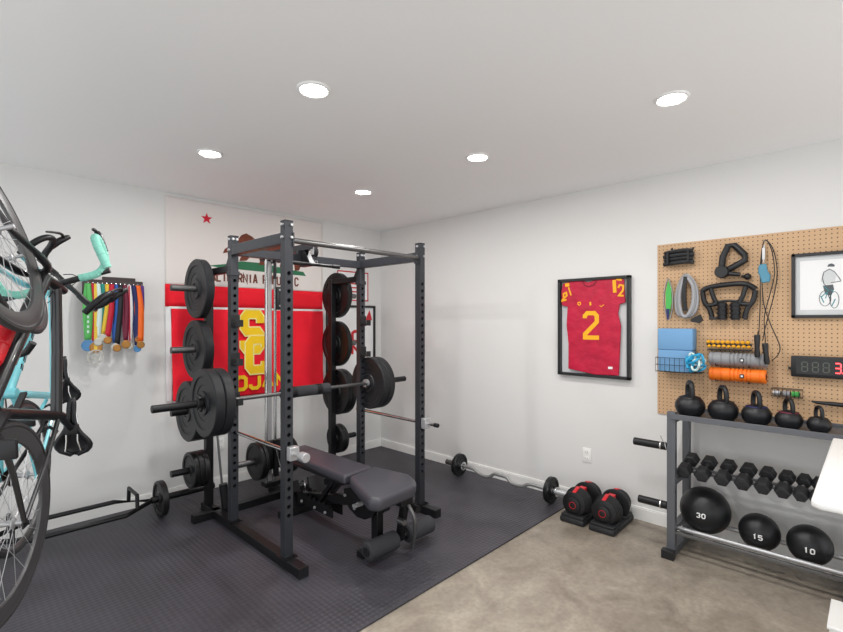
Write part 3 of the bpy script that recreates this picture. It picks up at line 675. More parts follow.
# ---------------------------------------------------------------- adjustable dumbbells on the concrete
def adj(cx_, cy_, rz, lb):
    t = thing('adjustable_dumbbell', (0,0,0), lb, 'dumbbell', 'pair of adjustable dumbbells on the floor')
    b = MB(); b.box((0,0,.022), (.40,.185,.044), None, .014).box((-.12,0,.052),(.14,.17,.02),None,.008).box((.12,0,.052),(.14,.17,.02),None,.008)
    b.build('cradle', 'rubber', t)
    MB().cyl((-.07,0,.128), (.07,0,.128), .0165).build('handle', 'silver', t)
    for sg in (-1, 1):
        for k in range(6):
            x = sg*(.072+k*.0165); r = .104-.004*k if k < 5 else .086
            MB().lathe([(.0,-.0045),(r-.006,-.005),(r,-.002),(r,.002),(r-.006,.005),(0,.0045)], (x,0,.135), (1,0,0), 28, False).build('plate', 'plastic', t)
        d = MB().lathe([(0,0),(.052,0),(.052,.012),(.044,.016),(0,.016)], (sg*.162,0,.132), (sg,0,0), 24, False).build('dial', 'plastic', t)
        MB().lathe([(.022,0),(.025,0),(.025,.002),(.022,.002)], (sg*.178,0,.132), (sg,0,0), 24).build('red_ring', 'redplas', d)
        MB().box((sg*.115,0,.225), (.085,.026,.018), Matrix.Rotation(sg*.28, 3, 'Y'), .004).build('red_latch', 'redplas', t)
    MB().box((0,0,.205), (.05,.05,.03), None, .006).build('red_top', 'redplas', t)
    t.location = (cx_, cy_, 0); t.rotation_euler = (0,0,rz)
adj(-.24, -2.60, .03, 'adjustable selector dumbbell with red latches in its black cradle, left one near the mat edge')
adj(-.24, -2.82, .03, 'adjustable selector dumbbell with red latches in its black cradle, right one nearest the storage rack')
# ---------------------------------------------------------------- framed jersey
t = thing('framed_jersey', (0, -2.58, 1.03), 'red football jersey with yellow number 2 in a black shadow box on the right wall', 'framed jersey')
y0, y1, z0, z1 = -2.29, -2.875, 1.035, 1.825
f = MB()
for a in ((y0,y1,z1-.022,z1),(y0,y1,z0,z0+.022),(y0,y0-.022,z0,z1),(y1+.022,y1,z0,z1)): f.bx(-.045, 0, a[0], a[1], a[2], a[3])
f.build('frame', 'frame', t, bev=.002)
MB().bx(-.006, -.001, y0-.02, y1+.02, z0+.02, z1-.02).build('backing', 'matboard', t)
J = [(185,66),(215,76),(255,66),(330,58),(400,72),(406,185),(378,194),(370,240),(384,300),(380,400),(374,548),(250,552),(105,532),(106,400),(95,300),(98,240),(101,200),(68,192),(64,120),(74,76),(120,64)]
def jm(X_, Y_): return ((X_-47)/383*(y0-y1), -(Y_-52)/(514)*(z1-z0))
mb = MB(); b = bmesh.new(); pts = [jm(*p) for p in J]
mb.prism(pts, (-.018, y0, z1), E_U, E_V, .014)
for v in mb.bm.verts: pass
jo = mb.build('jersey', 'jersey', t, bev=.003)
def jquad(pl, w, name, m, x=-.0335):
    g = MB()
    for q in stroke_quads([jm(*p) for p in pl], w): g.prism([tuple(p) for p in q], (x, y0, z1), E_U, E_V, .0015)
    return g.build(name, m, jo)
jquad([(199,262),(199,250),(212,236),(250,236),(263,250),(263,282),(200,345),(200,362),(275,362)], .034, 'number', 'gold')
jquad([(80,150),(78,130),(95,124),(98,140),(72,162),(70,168),(96,162)], .014, 'sleeve_number', 'gold')
jquad([(372,112),(380,98),(398,102),(396,125),(376,150),(400,152)], .014, 'sleeve_number', 'gold')
jquad([(88,84),(112,82)], .028, 'sleeve_band', 'gold'); jquad([(108,96),(122,140)], .012, 'sleeve_band', 'gold')
jquad([(352,72),(356,135)], .026, 'sleeve_band', 'gold'); jquad([(362,68),(390,74)], .016, 'sleeve_band', 'gold')
jquad([(162,178),(160,188),(168,194),(176,188),(174,178),(162,178)], .007, 'chest_mark', 'gold')
jquad([(228,178),(230,196)], .014, 'chest_mark', 'gold'); jquad([(278,198),(286,204),(300,194)], .006, 'chest_mark', 'gold')
jquad([(185,70),(200,92),(225,98),(250,88),(262,70)], .010, 'collar', 'jerseyd')
jquad([(322,512),(344,512)], .018, 'hem_tag', 'paper')
# ---------------------------------------------------------------- pegboard
tag(MB().bx(-.010, -.001, -3.06, -5.45, .81, 2.03).build('pegboard', 'peg', bev=.001), 'tan perforated pegboard fixed to the right wall above the dumbbell rack', 'pegboard')
PX = -.010
def hook(mb, y, z, L=.05): mb.tube([(PX, y, z), (PX-L, y, z), (PX-L-.004, y, z+.012)], .0025, 6)
hk = [(-3.15,1.965),(-3.27,1.965),(-3.145,1.775),(-3.25,1.795),(-3.45,1.925),(-3.58,1.90),(-3.42,1.71),(-3.60,1.71),(-3.70,1.975),(-3.33,1.262)]
lk = ['under the black strap bundle, left side','under the black strap bundle, right side','holding the green strap','holding the silver straps','under the massage gun, left side','under the massage gun, right side','under the four grip trainer, left side','under the four grip trainer, right side','holding the jump rope','holding the turquoise bands']
for (y, z), l in zip(hk, lk):
    m_ = MB(); hook(m_, y, z); tag(m_.build('pegboard_hook', 'chrome'), 'small metal pegboard hook '+l, 'hook', 'pegboard hooks')
# black strap bundle
t = thing('strap_bundle', (-.05, -3.21, 1.86), 'bundle of black nylon straps rolled together at the top left of the pegboard', 'straps')
for k in range(4):
    z = 1.885+k*.026; MB().tube([(-.045, -3.115-.008*(k % 2), z-.004), (-.06, -3.17, z), (-.062, -3.25, z+.004), (-.045, -3.305+.006*(k % 2), z)], .015, 10, smooth=4).build('strap_roll', 'plastic' if k % 2 else 'rubber', t)
MB().tube([(-.05,-3.17,1.97),(-.05,-3.168,1.99),(-.055,-3.175,1.965)], .007, 8).tube([(-.05,-3.29,1.95),(-.05,-3.303,1.985)], .007, 8).build('buckles', 'plastic', t)
MB().bx(-.085,-.074,-3.14,-3.155,1.88,1.96).bx(-.085,-.074,-3.27,-3.285,1.885,1.965).build('loops', 'black', t)
# massage gun
t = thing('massage_gun', (-.045, -3.53, 1.76), 'black triangular massage gun on the pegboard, right of the strap bundle', 'massage gun')
MB().tube([(-.05,-3.465,1.80),(-.05,-3.475,1.90),(-.05,-3.505,1.972),(-.05,-3.54,1.972),(-.05,-3.595,1.905),(-.05,-3.598,1.87),(-.05,-3.54,1.835),(-.05,-3.475,1.80)], .020, 14, True).build('handle_loop', 'handle', t)
MB().lathe([(0,-.035),(.036,-.035),(.040,-.028),(.040,.024),(.034,.032),(0,.032)], (-.055,-3.473,1.802), (1,0,0), 28, False).build('motor_head', 'handle', t)
MB().cyl((-.055,-3.50,1.792), (-.055,-3.572,1.778), .016, .013).build('nozzle', 'plastic', t)
tag(MB().ball((-.035,-3.608,1.765), .021).cyl((-.035,-3.590,1.768),(-.035,-3.575,1.771),.009).build('massage_gun_tip', 'plastic'), 'round black ball attachment beside the massage gun nozzle', 'massage ball')
# green strap loop
t = thing('exercise_strap', (-.04, -3.145, 1.49), 'folded strap with a bright green panel hanging at the left edge of the pegboard', 'strap')
MB().tube([(-.04,-3.142,1.778),(-.05,-3.118,1.68),(-.05,-3.120,1.58),(-.04,-3.145,1.492),(-.045,-3.170,1.57),(-.05,-3.172,1.68)], .005, 8, True, flat=(.022,.004), smooth=5).build('outer_loop', 'strap', t)
MB().prism([(0,.13),(.018,.07),(.022,-.02),(.006,-.11),(-.016,-.06),(-.018,.05)], (-.058,-3.148,1.635), E_U, E_V, .006).build('green_panel', 'lime', t)
MB().prism([(-.012,0),(.012,0),(.004,-.075),(-.008,-.075)], (-.060,-3.146,1.565), E_U, E_V, .005).build('blue_tail', 'navy', t)
# silver straps
t = thing('suspension_straps', (-.05, -3.27, 1.47), 'looped silver grey suspension straps hanging in the upper left of the pegboard', 'straps')
for k, (a, b) in enumerate(((-.0,.0),(.012,-.012),(.022,-.022))):
    MB().tube([(-.05-.008*k,-3.255,1.80-.01*k),(-.05-.008*k,-3.205+b,1.70),(-.05-.008*k,-3.195+b*1.2,1.60),(-.05-.008*k,-3.215+b,1.525),(-.05-.008*k,-3.29+a,1.518),(-.05-.008*k,-3.325+a,1.60),(-.05-.008*k,-3.315+a*.6,1.72)], .0115, 10, True, smooth=5).build('strap_loop', ('strap','grey','strap')[k], t)
MB().tube([(-.072,-3.26,1.785),(-.075,-3.25,1.66),(-.072,-3.262,1.55)], .009, 8, smooth=4, flat=(.024,.012)).build('black_strap', 'plastic', t)
MB().prism([(-.028,0),(.025,.03),(.040,-.01),(.02,-.03),(-.03,-.02)], (-.06,-3.325,1.495), E_U, E_V, .02).build('foot_loop', 'plastic', t)
# four grip trainer (ab roller handle)
t = thing('push_up_trainer', (-.05, -3.51, 1.48), 'black multi grip frame with twin ribbed rollers hanging at the pegboard centre', 'exercise handle')
MB().tube([(-.05,-3.352,1.675),(-.055,-3.39,1.703),(-.06,-3.49,1.717),(-.06,-3.60,1.717),(-.05,-3.655,1.68)], .017, 12, smooth=5).build('top_bar', 'handle', t)
for a, b in ((-3.357,1), (-3.652,-1)):
    MB().tube([(-.05,a,1.675),(-.05,a-b*.012,1.61),(-.05,a-b*.042,1.56),(-.05,a-b*.058,1.495)], .0155, 12, smooth=4).build('outer_grip', 'handle', t)
    MB().tube([(-.055,a-b*.05,1.70),(-.058,a-b*.066,1.64),(-.058,a-b*.082,1.595),(-.055,a-b*.03,1.585)], .014, 12, smooth=4).build('inner_grip', 'plastic', t)
    MB().bx(-.07,-.035, a-b*.075-.014, a-b*.045+.004 if b > 0 else a-b*.045-.004, 1.488, 1.505, .004).build('base_foot', 'plastic', t)
for y in (-3.472, -3.545):
    r = MB().cyl((-.055,y,1.488),(-.055,y,1.60),.026,n=24).build('roller', 'plastic', t)
    g = MB()
    for k in range(4): g.lathe([(.026,-.008),(.0315,-.005),(.0315,.005),(.026,.008)], (-.055,y,1.503+k*.027), (0,0,1), 24)
    g.build('roller_ribs', 'handle', r)
MB().tube([(-.05,-3.42,1.60),(-.055,-3.508,1.612),(-.05,-3.60,1.60)], .009, 10, smooth=4).build('cross_bar', 'plastic', t)
# wire basket, foam blocks, bands
t = thing('wire_basket', (-.08, -3.22, 1.12), 'dark wire basket on the lower left of the pegboard holding blue blocks', 'basket')
g = MB(); bx0, bx1, by0, by1, bz0, bz1 = -.012, -.135, -3.085, -3.36, 1.128, 1.225
for z in (bz0, bz0+.048, bz1): g.tube([(bx0,by0,z),(bx1,by0,z),(bx1,by1,z),(bx0,by1,z)], .0018, 5, True)
for k in range(10): y = by0+(by1-by0)*k/9; g.tube([(bx0,y,bz0),(bx1,y,bz0),(bx1,y,bz1)], .0014, 5)
for x in (-.05,-.09): g.tube([(x,by0,bz1),(x,by0,bz0),(x,by1,bz0),(x,by1,bz1)], .0014, 5)
g.build('wire_mesh', 'plastic', t)
tag(MB().box((-.073,-3.205,1.205), (.10,.215,.148), None, .008).build('foam_block', 'blueb'), 'light blue foam yoga block, lower one, sitting in the wire basket', 'yoga block', 'blue foam blocks')
tag(MB().box((-.070,-3.205,1.354), (.10,.222,.148), None, .008).build('foam_block', 'blueb'), 'light blue foam yoga block, upper one, stacked above the wire basket', 'yoga block', 'blue foam blocks')
t = thing('resistance_bands', (-.16, -3.33, 1.13), 'bunch of turquoise elastic bands hanging beside the blue blocks', 'bands')
random.seed(3)
for k in range(11):
    cy_, cz_ = -3.345+random.uniform(-.03,.025), 1.20+random.uniform(-.03,.035); a0 = random.uniform(0,3); ra, rb = random.uniform(.026,.042), random.uniform(.012,.022)
    MB().tube([(-.15-.006*k+.008*math.sin(3*a), cy_+ra*math.cos(a)*math.cos(a0)-rb*math.sin(a)*math.sin(a0), cz_+ra*math.cos(a)*math.sin(a0)+rb*math.sin(a)*math.cos(a0)) for a in [i*PI/8 for i in range(16)]], .0075, 8, True).build('band_loop', 'blueband' if k % 3 else 'pale', t)
MB().ball((-.155,-3.35,1.255), .018, (1,1.2,.7)).build('black_grip', 'plastic', t)
# amber studded stick on a small bracket, rollers
t = thing('massage_stick', (-.06, -3.51, 1.30), 'black stick set with two rows of amber rubber knobs, above the grey roller', 'massage stick')
MB().cyl((-.06,-3.385,1.327),(-.06,-3.635,1.327),.009).bx(-.075,-.012,-3.39,-3.63,1.288,1.294).build('holder', 'plastic', t)
random.seed(5)
for k in range(9):
    y = -3.395-k*.0275
    MB().ball((-.064,y,1.342), .0135, (1,.95,.9), 12).ball((-.068,y-.006,1.314+.002*(k % 2)), .0125, (1,.95,.8), 12).build('amber_knob', 'amber', t)
def foam_roll(name, z, m, lb, y0_, y1_, r=.043):
    t = thing(name, (-.07, (y0_+y1_)/2, z-r), lb, 'foam roller', 'foam rollers on the pegboard')
    L = y0_-y1_; pr = [(.022,0),(r-.003,0),(r,.004)]; k = 0; tt = .02
    while tt < L*.94:
        if .10 < tt < .22: pr += [(r,tt),(r-.005,tt+.003),(r-.005,tt+.006),(r,tt+.009)]; tt += .022
        else: pr += [(r,tt),(r-.003,tt+.002),(r-.003,tt+.004),(r,tt+.006)]; tt += .048
    pr += [(r,L-.004),(r-.003,L),(.022,L)]
    b = MB().lathe(pr, (-.066,y0_,z), (0,-1,0), 32).build('foam_tube', m, t)
    MB().lathe([(.019,0),(.0225,0),(.0225,L),(.019,L)], (-.066,y0_,z), (0,-1,0), 24).build('core_tube', 'plastic', t)
    MB().bx(-.066-r-.0012,-.066-r+.001, -3.578,-3.602,z-.013,z+.011).build('dark_badge', 'plastic', t)
    MB().bx(-.066-r-.0022,-.066-r-.001, -3.584,-3.596,z-.007,z+.005).build('white_badge', 'paper', t)
foam_roll('foam_roller', 1.232, 'grey', 'grey ridged foam roller on the pegboard, above the orange one', -3.405, -3.715)
foam_roll('foam_roller', 1.132, 'orange', 'bright orange ridged foam roller on the pegboard, below the grey one', -3.405, -3.71)
for z, l in ((1.187,'grey'), (1.087,'orange')):
    m_ = MB()
    for y in (-3.45, -3.63): m_.tube([(PX,y,z+.01),(PX-.02,y,z),(PX-.11,y,z),(PX-.12,y,z+.018)], .0025, 6)
    tag(m_.build('roller_bracket', 'plastic', sm=True), f'pair of dark wire prongs carrying the {l} foam roller', 'bracket')
# jump rope with handles and a blue grip hanging above it
t = thing('jump_rope', (-.05, -3.71, 1.22), 'thin black jump rope with black handles hanging beside the rollers', 'jump rope')
MB().tube([(-.045,-3.669,1.39),(-.045,-3.676,1.60),(-.05,-3.679,1.85),(-.055,-3.70,1.98),(-.05,-3.74,1.93),(-.05,-3.762,1.80),(-.05,-3.75,1.66),(-.05,-3.705,1.45),(-.05,-3.69,1.36)], .0028, 6, smooth=6).build('cord', 'plastic', t)
MB().tube([(-.055,-3.70,1.42),(-.055,-3.70,1.52),(-.055,-3.73,1.66),(-.055,-3.75,1.78),(-.055,-3.735,1.92),(-.058,-3.70,1.985),(-.06,-3.685,1.85),(-.06,-3.695,1.60),(-.055,-3.73,1.46),(-.055,-3.775,1.33),(-.05,-3.765,1.27),(-.05,-3.735,1.235)], .0028, 6, smooth=6).build('cord', 'plastic', t)
MB().lathe([(0,0),(.012,0),(.016,.02),(.013,.06),(.017,.13),(.014,.14),(0,.14)], (-.125,-3.672,1.255), (0,0,1), 16, False).build('handle', 'plastic', t)
MB().lathe([(0,0),(.012,0),(.016,.02),(.013,.06),(.017,.12),(.014,.13),(0,.13)], (-.125,-3.722,1.215), (.0,.08,1), 16, False).build('handle', 'plastic', t)
MB().tube([(-.045,-3.669,1.42),(-.08,-3.67,1.405),(-.125,-3.672,1.39)], .0028, 6).tube([(-.055,-3.70,1.43),(-.09,-3.708,1.37),(-.125,-3.712,1.34)], .0028, 6).build('cord_end', 'plastic', t)
t = thing('hand_exerciser', (-.07, -3.70, 1.71), 'slate blue rubber grip hanging on a silver clip within the jump rope loop', 'hand grip')
MB().prism([(-.026,.055),(.012,.062),(.020,.01),(.034,-.01),(.030,-.055),(-.012,-.06),(-.020,-.02),(-.030,.01)], (-.068,-3.700,1.775), E_U, E_V, .026).build('rubber_body', 'bluedark', t, bev=.008)
MB().tube([(-.066,-3.698,1.845),(-.06,-3.692,1.90),(-.06,-3.70,1.955)], .004, 6, smooth=4).bx(-.072,-.058,-3.690,-3.704,1.865,1.935).build('clip', 'silver', t)
# framed cyclist drawing
t = thing('framed_drawing', (0, -4.06, 1.49), 'black framed drawing of a cyclist on white paper hanging on the pegboard', 'framed picture')
y0, y1, z0, z1 = -3.83, -4.30, 1.498, 1.885
f = MB()
for a in ((y0,y1,z1-.018,z1),(y0,y1,z0,z0+.018),(y0,y0-.018,z0,z1),(y1+.018,y1,z0,z1)): f.bx(-.040, -.012, a[0], a[1], a[2], a[3])
f.build('frame', 'frame', t, bev=.0015)
MB().bx(-.022,-.013,y0-.016,y1+.016,z0+.016,z1-.016).build('mat_board', 'matboard', t)
pa = MB().bx(-.0235,-.022,y0-.040,y1+.040,z0+.048,z1-.045).build('paper_sheet', 'paper', t)
def ink(pls, w, name, m):
    g = MB()
    for pl in pls:
        for q in stroke_quads(pl, w): g.prism([tuple(p) for p in q], (-.0242,-3.83,1.498), E_U, E_V, .0007)
    return g.build(name, m, pa)
circ = lambda cx_, cz_, rx, rz_, n=18, a0=0, a1=2*PI: [(cx_+rx*math.cos(a0+(a1-a0)*i/n), cz_+rz_*math.sin(a0+(a1-a0)*i/n)) for i in range(n+1)]
def wash(poly, name, m): return MB().prism(poly, (-.0239,-3.83,1.498), E_U, E_V, .0004).build(name, m, pa)
wash([(.135,.215),(.145,.265),(.165,.285),(.19,.275),(.205,.24),(.195,.205),(.165,.195)], 'jersey_wash', 'matboard')
wash([(.145,.19),(.19,.195),(.195,.165),(.175,.13),(.155,.14),(.15,.165)], 'shorts_wash', 'bearing')
wash([(.165,.300),(.170,.314),(.185,.318),(.198,.308),(.196,.298)], 'helmet_wash', 'bearing')
ink([circ(.155,.115,.026,.045), circ(.196,.105,.020,.048)], .003, 'wheel_lines', 'bearing')
ink([[(.157,.115),(.168,.165),(.190,.160),(.176,.118)],[(.168,.165),(.150,.185)]], .004, 'bike_lines', 'tealink')
ink([[(.150,.20),(.143,.235),(.150,.27),(.175,.285),(.195,.27),(.215,.235),(.224,.215)],[(.150,.20),(.178,.17),(.170,.13),(.180,.10)],[(.18,.205),(.224,.212)]], .004, 'rider_lines', 'bearing')
ink([[(.140,.125),(.160,.15)],[(.15,.09),(.135,.13)],[(.185,.07),(.20,.11)]], .005, 'teal_shading', 'tealink')
# digital timer
t = thing('digital_timer', (-.03, -4.07, 1.14), 'black digital gym timer with one lit red digit on the pegboard', 'timer')
MB().box((-.035,-4.075,1.208), (.05,.49,.125), None, .006).build('case', 'plastic', t)
MB().bx(-.0615,-.0602,-3.855,-4.30,1.165,1.252).build('display_window', 'frame', t)
SEG = {'a':(0,1,0),'g':(0,.5,0),'d':(0,0,0),'f':(-.5,.75,1),'b':(.5,.75,1),'e':(-.5,.25,1),'c':(.5,.25,1)}
def seg(ch, y, m, name):
    on = {'8':'abcdefg','3':'abcdg'}[ch]; g = MB(); w, h = .026, .056
    for k in on:
        a, b, vv = SEG[k]; yy, zz = y-a*w, 1.180+b*h
        if vv: g.box((-.0622,yy,zz), (.0012,.0055,h/2-.005), None)
        else: g.box((-.0622,yy,zz), (.0012,w-.005,.0055), None)
    return g.build(name, m, t)
for y in (-3.895,-3.944,-3.992): seg('8', y, 'digoff', 'unlit_digit')
seg('3', -4.043, 'digon', 'lit_digit'); seg('8', -4.10, 'digoff', 'unlit_digit'); seg('8', -4.15, 'digoff', 'unlit_digit')
MB().bx(-.0628,-.0616,-4.062,-4.067,1.178,1.184).build('lit_point', 'digon', t)
MB().bx(-.04,-.02,-3.815,-3.83,1.185,1.20).build('side_button', 'plastic', t)
# small wire basket with tubes
t = thing('wire_basket', (-.05, -3.815, 1.02), 'narrow dark wire basket with small tubes, just above the kettlebells', 'basket')
g = MB(); by0, by1, bz0, bz1 = -3.735, -3.885, 1.018, 1.065
for z in (bz0, bz1): g.tube([(-.012,by0,z),(-.075,by0,z),(-.075,by1,z),(-.012,by1,z)], .002, 5, True)
for k in range(9): y = by0+(by1-by0)*k/8; g.tube([(-.012,y,bz0),(-.075,y,bz0),(-.075,y,bz1)], .0015, 5)
g.build('wire_mesh', 'plastic', t)
for k, (y, m, l) in enumerate(((-3.762,'silver','silver cream tube at the left inside the narrow wire basket'),(-3.808,'strap','grey cream tube in the middle of the narrow wire basket'),(-3.853,'lime','green cream tube at the right inside the narrow wire basket'))):
    tt_ = thing('cream_tube', (-.045,y,1.022), l, 'tube', 'tubes in the narrow basket')
    MB().cyl((-.045,y+.020,1.038),(-.045,y-.016,1.038),.0155,n=16).build('tube_body', m, tt_); MB().cyl((-.045,y-.016,1.038),(-.045,y-.021,1.038),.012,n=12).build('cap', 'plastic', tt_)
t = thing('hair_clipper_tool', (-.05,-4.02,.98), 'slim black tool lying along the right part of the pegboard, above the smallest kettlebell', 'tool')
MB().tube([(-.045,-3.925,1.005),(-.045,-3.95,1.0),(-.05,-4.02,1.0),(-.05,-4.12,.998)], [.005,.009,.013,.013], 10).build('body', 'plastic', t)
hm = MB(); hook(hm, -3.99, .982); hook(hm, -4.08, .98); hm.build('prongs', 'chrome', t)
# ---------------------------------------------------------------- storage rack with kettlebells, dumbbells and balls
t = thing('dumbbell_rack', (-.23, -3.67, 0), 'grey three tier steel storage rack standing on concrete against the right wall', 'storage rack')
YA, YZ = -3.268, -4.105
for y, l in ((YA,'a'), (YZ,'b')):
    MB().bx(-.425,-.38,y-.024,y+.024,.045,.905).build('front_upright', 'steell', t, bev=.003)
    MB().bx(-.10,-.055,y-.022,y+.022,.045,.88).build('rear_upright', 'steell', t, bev=.003)
    f = MB().bx(-.485,-.02,y-.03,y+.03,.008,.05).build('foot_beam', 'steell', t, bev=.003)
    MB().bx(-.50,-.455,y-.036,y+.036,0,.054).build('end_cap', 'plastic', f, bev=.003)
    for za, zb in ((.835,.875),(.44,.47),(.145,.175)): MB().bx(-.40,-.08,y-.02,y+.02,za,zb).build('side_rung', 'steell', t)
MB().bx(-.435,-.05,YA,YZ,.862,.870).bx(-.437,-.427,YA,YZ,.862,.896).bx(-.058,-.048,YA,YZ,.862,.89).build('top_tray', 'steell', t, bev=.002)
MB().cyl((-.272,YA,.512),(-.272,YZ,.512),.009).cyl((-.228,YA,.522),(-.228,YZ,.522),.009).build('dumbbell_rails', 'steell', t)
MB().bx(-.285,-.215,YA-.01,YA+.01,.46,.51).bx(-.285,-.215,YZ-.01,YZ+.01,.46,.51).build('rail_posts', 'steell', t)
MB().cyl((-.335,YA,.150),(-.335,YZ,.150),.014).cyl((-.115,YA,.150),(-.115,YZ,.150),.014).build('ball_rails', 'silver', t)
MB().bx(-.415,-.395,YA,YZ,.135,.155).build('lower_beam', 'knurl', t, bev=.002)
for z, y1_ in ((.677,-3.035),(.300,-3.065)):
    h = MB().cyl((-.40,YA+.028,z),(-.40,y1_,z),.0245,n=20).build('plate_horn', 'black', t, bev=.002)
    MB().cyl((-.40,-3.20,z),(-.40,-3.207,z),.027,n=20).build('horn_ring', 'chrome', h)
tag(MB().tube([(-.40+.03*math.cos(a), -3.215-.004*i, .677+.03*math.sin(a)) for i, a in enumerate([k*PI/6 for k in range(13)])], .003, 6).tube([(-.37,-3.215,.677),(-.385,-3.195,.735)], .003, 6).tube([(-.37,-3.263,.677),(-.385,-3.24,.735)], .003, 6).build('spring_collar', 'chrome'), 'chrome spring collar on the upper horn of the storage rack', 'collar')
# kettlebells
kp = thing('kettlebell', (0,0,0), 'x', 'kettlebell')
MB().lathe([(0,0),(.62,0),(.68,.03),(.90,.30),(1.0,.68),(.96,.95),(.80,1.22),(.55,1.42),(.3,1.50),(0,1.52)], (0,0,0), (0,0,1), 36, False).build('body', 'handle', kp)
MB().tube([(0,.52,1.15),(0,.60,1.70),(0,.50,2.16),(0,.24,2.40),(0,-.24,2.40),(0,-.50,2.16),(0,-.60,1.70),(0,-.52,1.15)], .17, 14, smooth=4).build('handle', 'handle', kp)
MB().lathe([(.60,1.39),(.66,1.37),(.72,1.32),(.68,1.38)], (0,0,0), (0,0,1), 32).build('coloured_band', 'navy', kp)
us = [False]
KB = [(-3.337,.088,'largest black kettlebell, leftmost on the top tray'),(-3.520,.083,'black kettlebell second from the left on the top tray'),(-3.690,.077,'black kettlebell in the middle of the top tray, blue tinted collar'),(-3.842,.067,'smaller black kettlebell, fourth from the left with a maroon collar'),(-3.974,.056,'smallest black kettlebell, rightmost on the top tray')]
for i, (y, r, l) in enumerate(KB):
    k = place(kp, us, (-.27, y, .870), l, 'kettlebells on the top tray', (0,0,PI/2+.50+.06*(i % 2))); k.scale = (r,r,r)
    c = [q for q in kids(k) if q.name.startswith('coloured_band')][0]
    c.data = c.data.copy(); c.data.materials[0] = M['maroon'] if i == 3 else M['plastic'] if i < 2 or i == 4 else M['navy']
# hex dumbbells
dp = thing('hex_dumbbell', (0,0,0), 'x', 'dumbbell')
for sx in (-1, 1):
    h = MB(); P = [(.42,.58),(.50,.62),(.50,-.0),]
    h.lathe([(0,.42),(.42,.42),(.56,.52),(.577,.60),(.577,1.16),(.50,1.30),(.30,1.33),(0,1.33)], (0,0,0), (sx,0,0), 6, False)
    o = h.build('hex_head', 'rubber', dp, sm=False, bev=.0)
MB().lathe([(0,-.5),(.15,-.5),(.15,-.2),(.175,0),(.15,.2),(.15,.5),(0,.5)], (0,0,0), (1,0,0), 16, False).build('handle', 'chrome', dp)
us = [False]
DY = [-3.322,-3.424,-3.531,-3.635,-3.732,-3.824,-3.903,-3.968]; DS = [.098,.098,.096,.096,.092,.088,.080,.072]
nth = ['leftmost','second from the left','third from the left','fourth from the left','fifth from the left','sixth from the left','seventh from the left','eighth from the left, half behind the table']
for i, (y, d) in enumerate(zip(DY, DS)):
    k = place(dp, us, (-.25, y, .534+d*.10), f'black rubber hex dumbbell on the middle tier, {nth[i]}', 'hex dumbbells on the middle tier', (0, math.radians(8.5), 0)); k.scale = (.095, d*.80, d*.80)
    k.rotation_euler = (0, -.19, 0)
# medicine balls
CAM = V((-3.65,-4.195,1.48))
for y, R, z, txt, l in ((-3.412,.143,.163,'30','largest black slam ball marked 30, at the left of the bottom tier'),(-3.697,.105,.163,'15','black slam ball marked 15, in the middle of the bottom tier'),(-3.930,.106,.163,'10','black slam ball marked 10, at the right end of the bottom tier')):
    zc = z+math.sqrt(max(.0001,(R+.010)**2-.110**2)) if R > .12 else z+.055; c = V((-.225,y,zc))
    t = thing('slam_ball', (c.x,c.y,c.z-R), l, 'medicine ball', 'slam balls on the bottom tier')
    MB().ball(c, R, n=40).build('shell', 'handle', t)
    n = (V((-1,-.08,.10))).normalized(); u = V((0,0,1)).cross(n).normalized(); v = n.cross(u)
    proj = lambda p, d: c+(p-c).normalized()*(R+.0004+d)
    g = MB(); sc = .0042; p0 = c+n*R
    letter(g, txt[0], p0-u*.024-v*.02, u, v, sc, sc, .006, .001, proj); letter(g, txt[1], p0+u*.004-v*.02, u, v, sc, sc, .006, .001, proj)
    g.build('number', 'paper', t)
    MB().lathe([(.006,0),(.009,0),(.009,.003),(.006,.003)], c-n*R*.99, n*-1, 12).build('valve', 'plastic', t)
# ---------------------------------------------------------------- white standing desk and bin at the right edge
t = thing('standing_desk', (-1.2, -4.45, 0), 'white desk top with rounded corners entering from the right edge', 'desk')
pad('desk_top', [(-1.69,-4.79),(-.56,-4.79),(-.56,-4.045),(-1.67,-4.045),(-1.69,-4.065)], .875, .902, .010, t, 'white')
for x in (-1.62, -.80):
    MB().bx(x-.035,x+.035,-4.52,-4.44,.03,.875).build('leg', 'white', t, bev=.004)
    MB().bx(x-.035,x+.035,-4.75,-4.15,0,.03).build('foot', 'white', t, bev=.004)
tag(MB().bx(-1.14,-.90,-4.33,-4.062,0,.235).bx(-1.15,-.89,-4.34,-4.055,.235,.25).build('storage_box', 'white', bev=.004), 'white box on the floor under the desk at the lower right corner', 'box')
